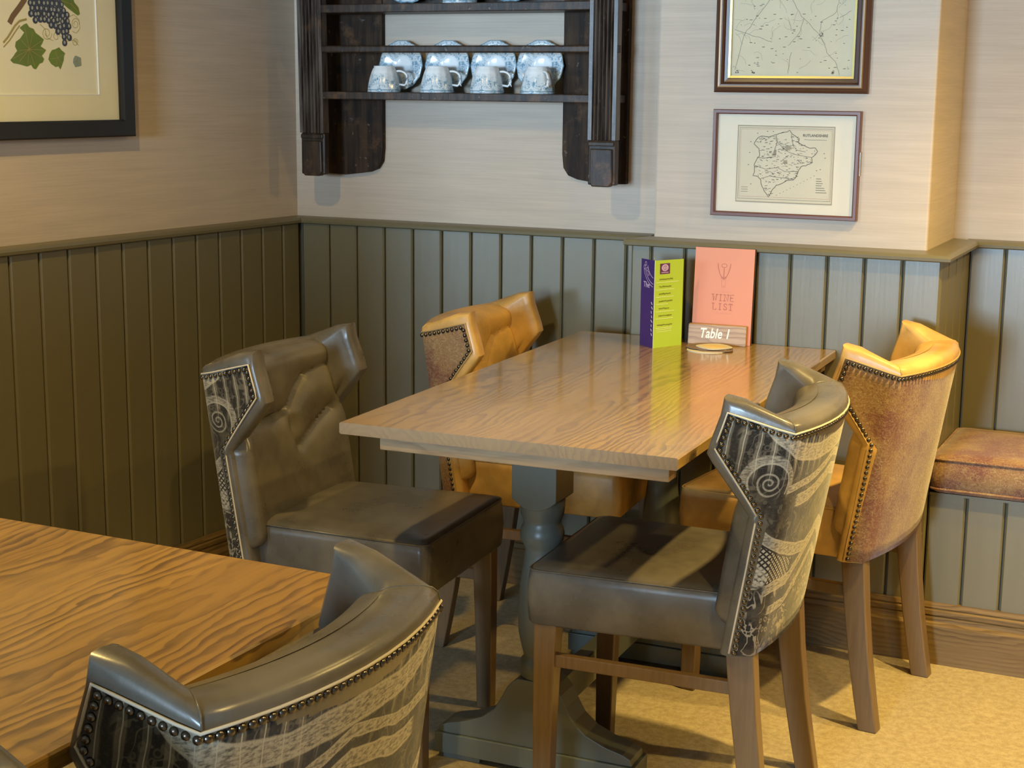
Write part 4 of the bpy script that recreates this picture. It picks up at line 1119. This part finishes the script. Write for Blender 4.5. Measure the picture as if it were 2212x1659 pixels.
mc = wall_pic('framed_county_map', 'small county map in a thin reddish frame, lower of two on the chimney breast')
x0, x1, y0, y1 = 1.2835, 1.6335, 1.0868, 1.3294
f = frame_mesh(x1 - x0, y1 - y0, [(0, 0.006), (0, 0.016), (0.003, 0.0185), (0.0095, 0.0185), (0.0115, 0.015), (0.0115, 0.0)]).build('frame', M['maroon_frame'], mc); f.location = (x0, y0, 0)
panel('mount', x0 - 0.003, x1 + 0.003, y0 - 0.003, y1 + 0.003, 0.001, 0.006, M['mount2'], mc)
panel('map_sheet', 1.3342, 1.5817, 1.1112, 1.3030, 0.006, 0.0066, M['map2'], mc)
P7 = at_h(0.0067); m = MB(); ms = MB()
def rect(mm, a, b, c, d, w): ribbon(mm, P7, [(a, b), (c, b), (c, d), (a, d)], w, closed=True)
rect(ms, 1.3360, 1.1130, 1.5800, 1.3013, 0.0030); rect(m, 1.3405, 1.1205, 1.5762, 1.2965, 0.0009)
m.build('map_border', M['ink'], mc)
ms.build('map_border', M['ink_soft'], mc)
m = MB(); rect(m, 1.3438, 1.1259, 1.5733, 1.2930, 0.0011); m.build('map_border', M['ink_pink'], mc)
county = [(1.3781, 1.2565), (1.3844, 1.2696), (1.3976, 1.2773), (1.4151, 1.274), (1.4321, 1.28), (1.4453, 1.2849), (1.4623, 1.288), (1.4679, 1.2918), (1.474, 1.2827), (1.4934, 1.2721), (1.49, 1.2629), (1.5074, 1.2541), (1.5209, 1.249), (1.534, 1.2502), (1.54, 1.2422), (1.5347, 1.2347), (1.5257, 1.2262), (1.5281, 1.2143), (1.5115, 1.2065), (1.5002, 1.2043), (1.4932, 1.1911), (1.489, 1.178), (1.4827, 1.1704), (1.4637, 1.1679), (1.4525, 1.1601), (1.4393, 1.1559), (1.4283, 1.1424), (1.4202, 1.1262), (1.409, 1.1398), (1.4005, 1.1583), (1.3981, 1.1694), (1.39, 1.1766), (1.3783, 1.1772), (1.3818, 1.1876), (1.3811, 1.2062), (1.3882, 1.2232), (1.3938, 1.2271), (1.3911, 1.2457)]
cc = []
for a, b in zip(county, county[1:] + county[:1]):
    for k in range(3): cc.append((lerp(a[0], b[0], k / 3) + rg.uniform(-.0008, .0008), lerp(a[1], b[1], k / 3) + rg.uniform(-.0008, .0008)))
m = MB(); ribbon(m, P7, cc, 0.0016, closed=True)
ribbon(m, P7, [(1.4340, 1.279), (1.437, 1.262), (1.432, 1.245), (1.434, 1.227), (1.405, 1.222), (1.389, 1.223)], 0.0013)
ribbon(m, P7, [(1.437, 1.262), (1.455, 1.247), (1.468, 1.238), (1.49, 1.232), (1.525, 1.227)], 0.0010); ribbon(m, P7, [(1.472, 1.282), (1.478, 1.255), (1.487, 1.244), (1.51, 1.24)], 0.0010)
ribbon(m, P7, [(1.383, 1.203), (1.41, 1.195), (1.44, 1.20), (1.46, 1.19), (1.493, 1.192)], 0.0010); ribbon(m, P7, [(1.398, 1.171), (1.42, 1.178), (1.45, 1.175), (1.483, 1.172)], 0.0010)
m.build('county_outline', M['ink'], mc)
m = MB()
for k in range(420):
    a, b = rg.uniform(1.379, 1.54), rg.uniform(1.128, 1.29)
    if in_poly(a, b, county):
        w = rg.uniform(.0015, .008); th = rg.uniform(-.5, .4)
        ribbon(m, P7, [(a, b), (a + w * cos(th), b + w * sin(th))], rg.uniform(.0006, .0016))
for k in range(12): ribbon(m, P7, [(1.44 + k * 0.0085, 1.131 + k * 0.0046), (1.4415 + k * 0.0085, 1.1318 + k * 0.0046)], 0.0014)
for a, b in ((1.368, 1.262), (1.366, 1.235), (1.364, 1.205), (1.372, 1.157), (1.385, 1.283), (1.41, 1.288), (1.425, 1.288), (1.555, 1.237), (1.558, 1.226), (1.538, 1.195), (1.547, 1.198)): ribbon(m, P7, [(a, b), (a + 0.003, b)], 0.0016)
for k in range(7): ribbon(m, P7, [(1.539, 1.1750 - k * 0.0056), (1.552 + rg.uniform(0, .018), 1.1750 - k * 0.0056)], 0.0013)
for k in range(3): ribbon(m, P7, [(1.3485, 1.149 - k * 0.0055), (1.366, 1.149 - k * 0.0055)], 0.0009)
ribbon(m, P7, [(1.505, 1.2700), (1.527, 1.2695), (1.534, 1.270), (1.562, 1.2697)], 0.0008)
m.build('map_mark', M['ink'], mc)['kind'] = 'stuff'
m = MB()
for q in ([(1.455, 1.252), (1.470, 1.255), (1.476, 1.247), (1.462, 1.241)], [(1.424, 1.229), (1.4355, 1.229), (1.4365, 1.243), (1.430, 1.243)], [(1.452, 1.210), (1.466, 1.209), (1.464, 1.219), (1.456, 1.218)]): m.add([P7(a, b, 0.0002) for a, b in q], [(0, 1, 2, 3)])
m.build('map_park', M['ink_soft'], mc)
text_mesh('title', 'RUTLANDSHIRE', 0.0088, M['ink'], mc, Matrix.Translation((1.5328, 1.2800, 0.0069)), bold=0.0002)
panel('glass', x0, x1, y0, y1, 0.0135, 0.0148, M['glass'], mc)
box('hinge_plate', (1.6452, 1.6475, 1.185, 1.243, 0.004, 0.014), M['steel'], mc, 0.001)

# ================================================================== THINGS ON THE TABLE
# -- folded leaflet: purple panel, fold, lime panel
lf = empty('folded_menu_leaflet', (1.213, -0.297, TZ)); tag(lf, 'folded purple and lime green menu leaflet standing on the oak table', 'leaflet')
H = 0.2165
pA = Vector((-0.052, 0.046, 0)); pB = Vector((0.0445, 0.0845, 0))
def leaf_panel(name, d, mat, side, L):
    """card panel from the fold along d; side = which way its printed face looks"""
    dn = d.normalized(); nrm = Vector((dn.y, -dn.x, 0)) * side; th = 0.0007
    vs = []
    for z in (0.0, H):
        for s in (0.0, L):
            for q in (0.0, -th): vs.append(tuple(dn * s + nrm * q + Vector((0, 0, z - (0.0 if s == 0 or z == 0 else 0.001)))))
    o = MB().add(vs, [(0, 2, 6, 4), (1, 5, 7, 3), (0, 4, 5, 1), (2, 3, 7, 6), (0, 1, 3, 2), (4, 6, 7, 5)]).build(name, mat, lf)
    mat4 = Matrix(((dn.x, 0, nrm.x, 0), (dn.y, 0, nrm.y, 0), (0, 1, 0, 0), (0, 0, 0, 1)))
    return o, mat4
LB = pB.length; LA = pA.length
green, mg = leaf_panel('lime_panel', pB, M['lime'], 1, LB); purp, mpur = leaf_panel('purple_panel', pA, M['purple'], -1, LA)
inner, _ = leaf_panel('white_panel', Vector((-0.030, 0.075, 0)), M['white_card'], -1, 0.09)
def on(o, m4, builder, mat, name):
    q = builder.build(name, mat, o); q.matrix_local = m4; return q
PP = at_h(0.0002)
m = MB().box(0.017, 0.050, 0.182, 0.208, 0.0001, 0.0004); on(green, mg, m, M['plum'], 'emblem_ground')
m = MB(); m.add([PP(0.0335 + 0.0112 * cos(2 * pi * k / 20), 0.1975 + 0.0085 * sin(2 * pi * k / 20), 0.0004) for k in range(20)], [tuple(range(20))]); ribbon(m, PP, [(0.022, 0.1860), (0.045, 0.1858)], 0.0016, 0.0004)
on(green, mg, m, M['lilac'], 'emblem')
m = MB(); ribbon(m, PP, [(0.0335 + 0.006 * cos(2 * pi * k / 16), 0.1975 + 0.005 * sin(2 * pi * k / 16)) for k in range(16)], 0.0012, 0.0007, True); ribbon(m, PP, [(0.0335, 0.194), (0.0335, 0.201)], 0.0012, 0.0007)
on(green, mg, m, M['plum'], 'emblem_figure')
m = MB(); m2 = MB()
for k, z in enumerate((0.169, 0.151, 0.133, 0.115, 0.097, 0.079, 0.056)):
    L = (0.042, 0.040, 0.036, 0.042, 0.032, 0.040, 0.048)[k]
    x = 0.016 if k < 6 else 0.012
    xe = x + L
    while x < xe:       # illegible small print drawn as short strokes
        w = rg.uniform(.002, .005); ribbon(m, PP, [(x, z + rg.uniform(-.0008, .0008)), (x + w, z + rg.uniform(-.0008, .0008))], rg.uniform(.0022, .0036), 0.0003); x += w + rg.uniform(.0006, .0014)
    ribbon(m2, PP, [(0.006, z - 0.0075), ((0.080, 0.066, 0.066, 0.046, 0.068, 0.064, 0.062)[k], z - 0.0072)], 0.0012, 0.0003)
for q in (0.044, 0.039): ribbon(m2, PP, [(0.010, q), (0.060, q + 0.001)], 0.0010, 0.0003)
on(green, mg, m, M['lime_text'], 'small_print')['kind'] = 'stuff'; on(green, mg, m2, M['lime_line'], 'rule_line')
m = MB()
for r in (0.062, 0.055, 0.040): ribbon(m, PP, [(-0.004 + r * cos(a / 16 * 1.4), 0.212 - r * sin(a / 16 * 1.4)) for a in range(3, 17) if -0.004 + r * cos(a / 16 * 1.4) < LA - .003 and -0.004 + r * cos(a / 16 * 1.4) > 0.004], 0.0014, 0.0003)
for a, b in ((0.045, 0.205), (0.038, 0.192), (0.030, 0.182), (0.052, 0.196)): ribbon(m, PP, [(a + 0.004 * cos(2 * pi * k / 10), b + 0.005 * sin(2 * pi * k / 10)) for k in range(10)], 0.0013, 0.0003, True)
on(purp, mpur, m, M['lilac'], 'emblem')
tm = text_mesh('lettering', 'The', 0.020, M['lilac'], purp, mpur @ Matrix.Translation((0.040, 0.153, 0.0003)) @ Matrix.Diagonal((-1, 1, 1, 1)))
m = MB()
for k in range(8): ribbon(m, PP, [(0.006 + 0.002 * (k % 3), 0.030 + k * 0.011), (0.011 + 0.002 * (k % 2), 0.036 + k * 0.011)], 0.0024, 0.0003)
on(purp, mpur, m, M['white_ink'], 'script_stroke')['kind'] = 'stuff'

# -- wine list leaning on the panelling
wl_ = empty('wine_list', (1.340, -0.152, TZ)); tag(wl_, 'peach wine list booklet leaning on the boarding behind the wooden table sign', 'menu')
lean = -0.072; wl_.rotation_euler = (lean, 0, 0.03)
WW, WH = 0.153, 0.240
box('cover', (-WW / 2, WW / 2, -0.0015, 0.0, 0, WH), M['peach'], wl_, 0.0006)
box('page_block', (-WW / 2 + 0.002, WW / 2 - 0.002, 0.0, 0.0055, 0.001, WH - 0.002), M['pages'], wl_)
box('back_cover', (-WW / 2, WW / 2 + 0.001, 0.0055, 0.0105, 0, WH - 0.001), M['spine'], wl_, 0.0006)
PW = lambda a, b, h: (a, -0.0016 - h, b)
m = MB()      # corkscrew emblem
ribbon(m, PW, [(-0.0165, 0.202), (-0.0150, 0.190), (-0.0105, 0.176), (-0.0060, 0.168)], 0.0020); ribbon(m, PW, [(0.0165, 0.202), (0.0150, 0.190), (0.0105, 0.176), (0.0060, 0.168)], 0.0020)
ribbon(m, PW, [(-0.0060, 0.168), (0.0, 0.163), (0.0060, 0.168)], 0.0045); ribbon(m, PW, [(0.0, 0.165), (0.0, 0.190)], 0.0022)
ribbon(m, PW, [(0.0068 * cos(a / 12 * 2 * pi), 0.1965 + 0.0048 * sin(a / 12 * 2 * pi)) for a in range(12)], 0.0014, 0.0003, True)
m.build('emblem', M['peach_ink'], wl_)
m = MB()
for s in (-1, 1): ribbon(m, PW, [(s * 0.0045, 0.163), (s * 0.0045, 0.146)], 0.0012)
m.box(-0.0055, 0.0055, -0.0020, -0.0016, 0.1425, 0.1465)
for b in (0.131, 0.0775): ribbon(m, PW, [(-0.024, b), (0.024, b)], 0.0006)
m.build('emblem_line', M['peach_ink2'], wl_)
# slab-serif capitals drawn as strokes
GL = {'W': [[(0, 1), (.25, 0), (.5, .75), (.75, 0), (1, 1)]], 'I': [[(.5, 0), (.5, 1)]], 'N': [[(.08, 0), (.08, 1), (.92, 0), (.92, 1)]],
      'E': [[(.9, 0), (.1, 0), (.1, 1), (.9, 1)], [(.1, .52), (.7, .52)]], 'L': [[(.1, 1), (.1, 0), (.9, 0), (.9, .22)]],
      'S': [[(.88, .78), (.8, .93), (.5, 1), (.2, .93), (.12, .75), (.3, .57), (.7, .45), (.88, .25), (.8, .08), (.5, 0), (.2, .07), (.1, .24)]],
      'T': [[(.5, 0), (.5, 1)], [(.04, .8), (.04, 1), (.96, 1), (.96, .8)]]}
SER = {'W': [(0, 1), (1, 1)], 'I': [(.5, 0), (.5, 1)], 'N': [(.08, 0), (.08, 1), (.92, 1)], 'E': [], 'L': [(.1, 1)], 'S': [], 'T': [(.5, 0)]}
m = MB()
def word(wd, xc, yb, h, adv):
    x = xc - adv * len(wd) / 2
    for ch in wd:
        w = adv * (0.72 if ch != 'I' else 0.72)
        for st in GL[ch]: ribbon(m, PW, [(x + (adv - w) / 2 + a * w, yb + b * h) for a, b in st], 0.0022)
        for a, b in SER[ch]: ribbon(m, PW, [(x + (adv - w) / 2 + a * w - 0.0036, yb + b * h), (x + (adv - w) / 2 + a * w + 0.0036, yb + b * h)], 0.0018)
        x += adv
word('WINE', 0.002, 0.1085, 0.0155, 0.0150); word('LIST', 0.001, 0.0860, 0.0155, 0.0138)
m.build('lettering', M['peach_ink'], wl_)

# -- wooden table sign
sg = empty('table_sign', (1.337, -0.176, TZ)); tag(sg, 'small wooden block reading Table 1 in front of the peach booklet', 'sign'); sg.rotation_euler = (0, 0, 0.10)
MB().prism([(-0.0, 0.0), (0.022, 0.0), (0.022, 0.050), (0.006, 0.0495)], 'X', -0.0735, 0.0735).build('block', M['sign_wood'], sg, bevel=0.0012)
sl = atan2(0.006, 0.0495)
tmx = Matrix.Translation((-0.006, 0.0030, 0.0275)) @ Matrix.Rotation(pi / 2 - sl, 4, 'X') @ Matrix.Translation((0, 0, 0.0004)) @ Matrix.Diagonal((0.86, 1.15, 1, 1))
text_mesh('lettering', 'Table 1', 0.030, M['white_ink'], sg, tmx, shear=0.22, bold=0.0006)

# -- beer mats in a loose pile
def mat_shape(r, sq, rot):
    pts = []
    for k in range(28):
        a = 2 * pi * k / 28; c, s = cos(a), sin(a); e = lerp(1.0, 1.0 / max(abs(c), abs(s)) * 0.86, sq); pts.append((r * e * cos(a + rot), r * e * sin(a + rot)))
    return pts
for k, (x, y, r, sq, rot, tilt, cm_, lab) in enumerate(((1.3405, -0.258, 0.050, 0.0, 0.0, 0.0, 'coaster', 'pale round beer mat at the bottom of the pile by the table sign'),
                                                  (1.3560, -0.245, 0.048, 0.6, 0.4, 0.0, 'coaster_dark', 'brown printed beer mat second from the bottom of the pile'),
                                                  (1.330, -0.236, 0.048, 0.0, 0.2, 0.0, 'coaster_dark', 'pale beer mat under the gold topped one'),
                                                  (1.352, -0.240, 0.043, 0.5, 0.9, 0.0, 'coaster', 'gold topped beer mat uppermost in the pile by the table sign'))):
    b = empty('beer_mat', (x, y, TZ + k * 0.0020)); tag(b, lab, 'beer mat', 'pile of beer mats')
    MB().prism(mat_shape(r, sq, rot), 'Z', 0, 0.0017).build('card', M[cm_], b)
    art = MB().prism([(a * 0.7 * (1 + 0.3 * sin(3 * i)), c * 0.55) for i, (a, c) in enumerate(mat_shape(r, sq, rot))], 'Z', 0.0017, 0.0019)
    art.build('printed_label', M['coaster_art' if k % 2 else 'coaster_dark'], b)
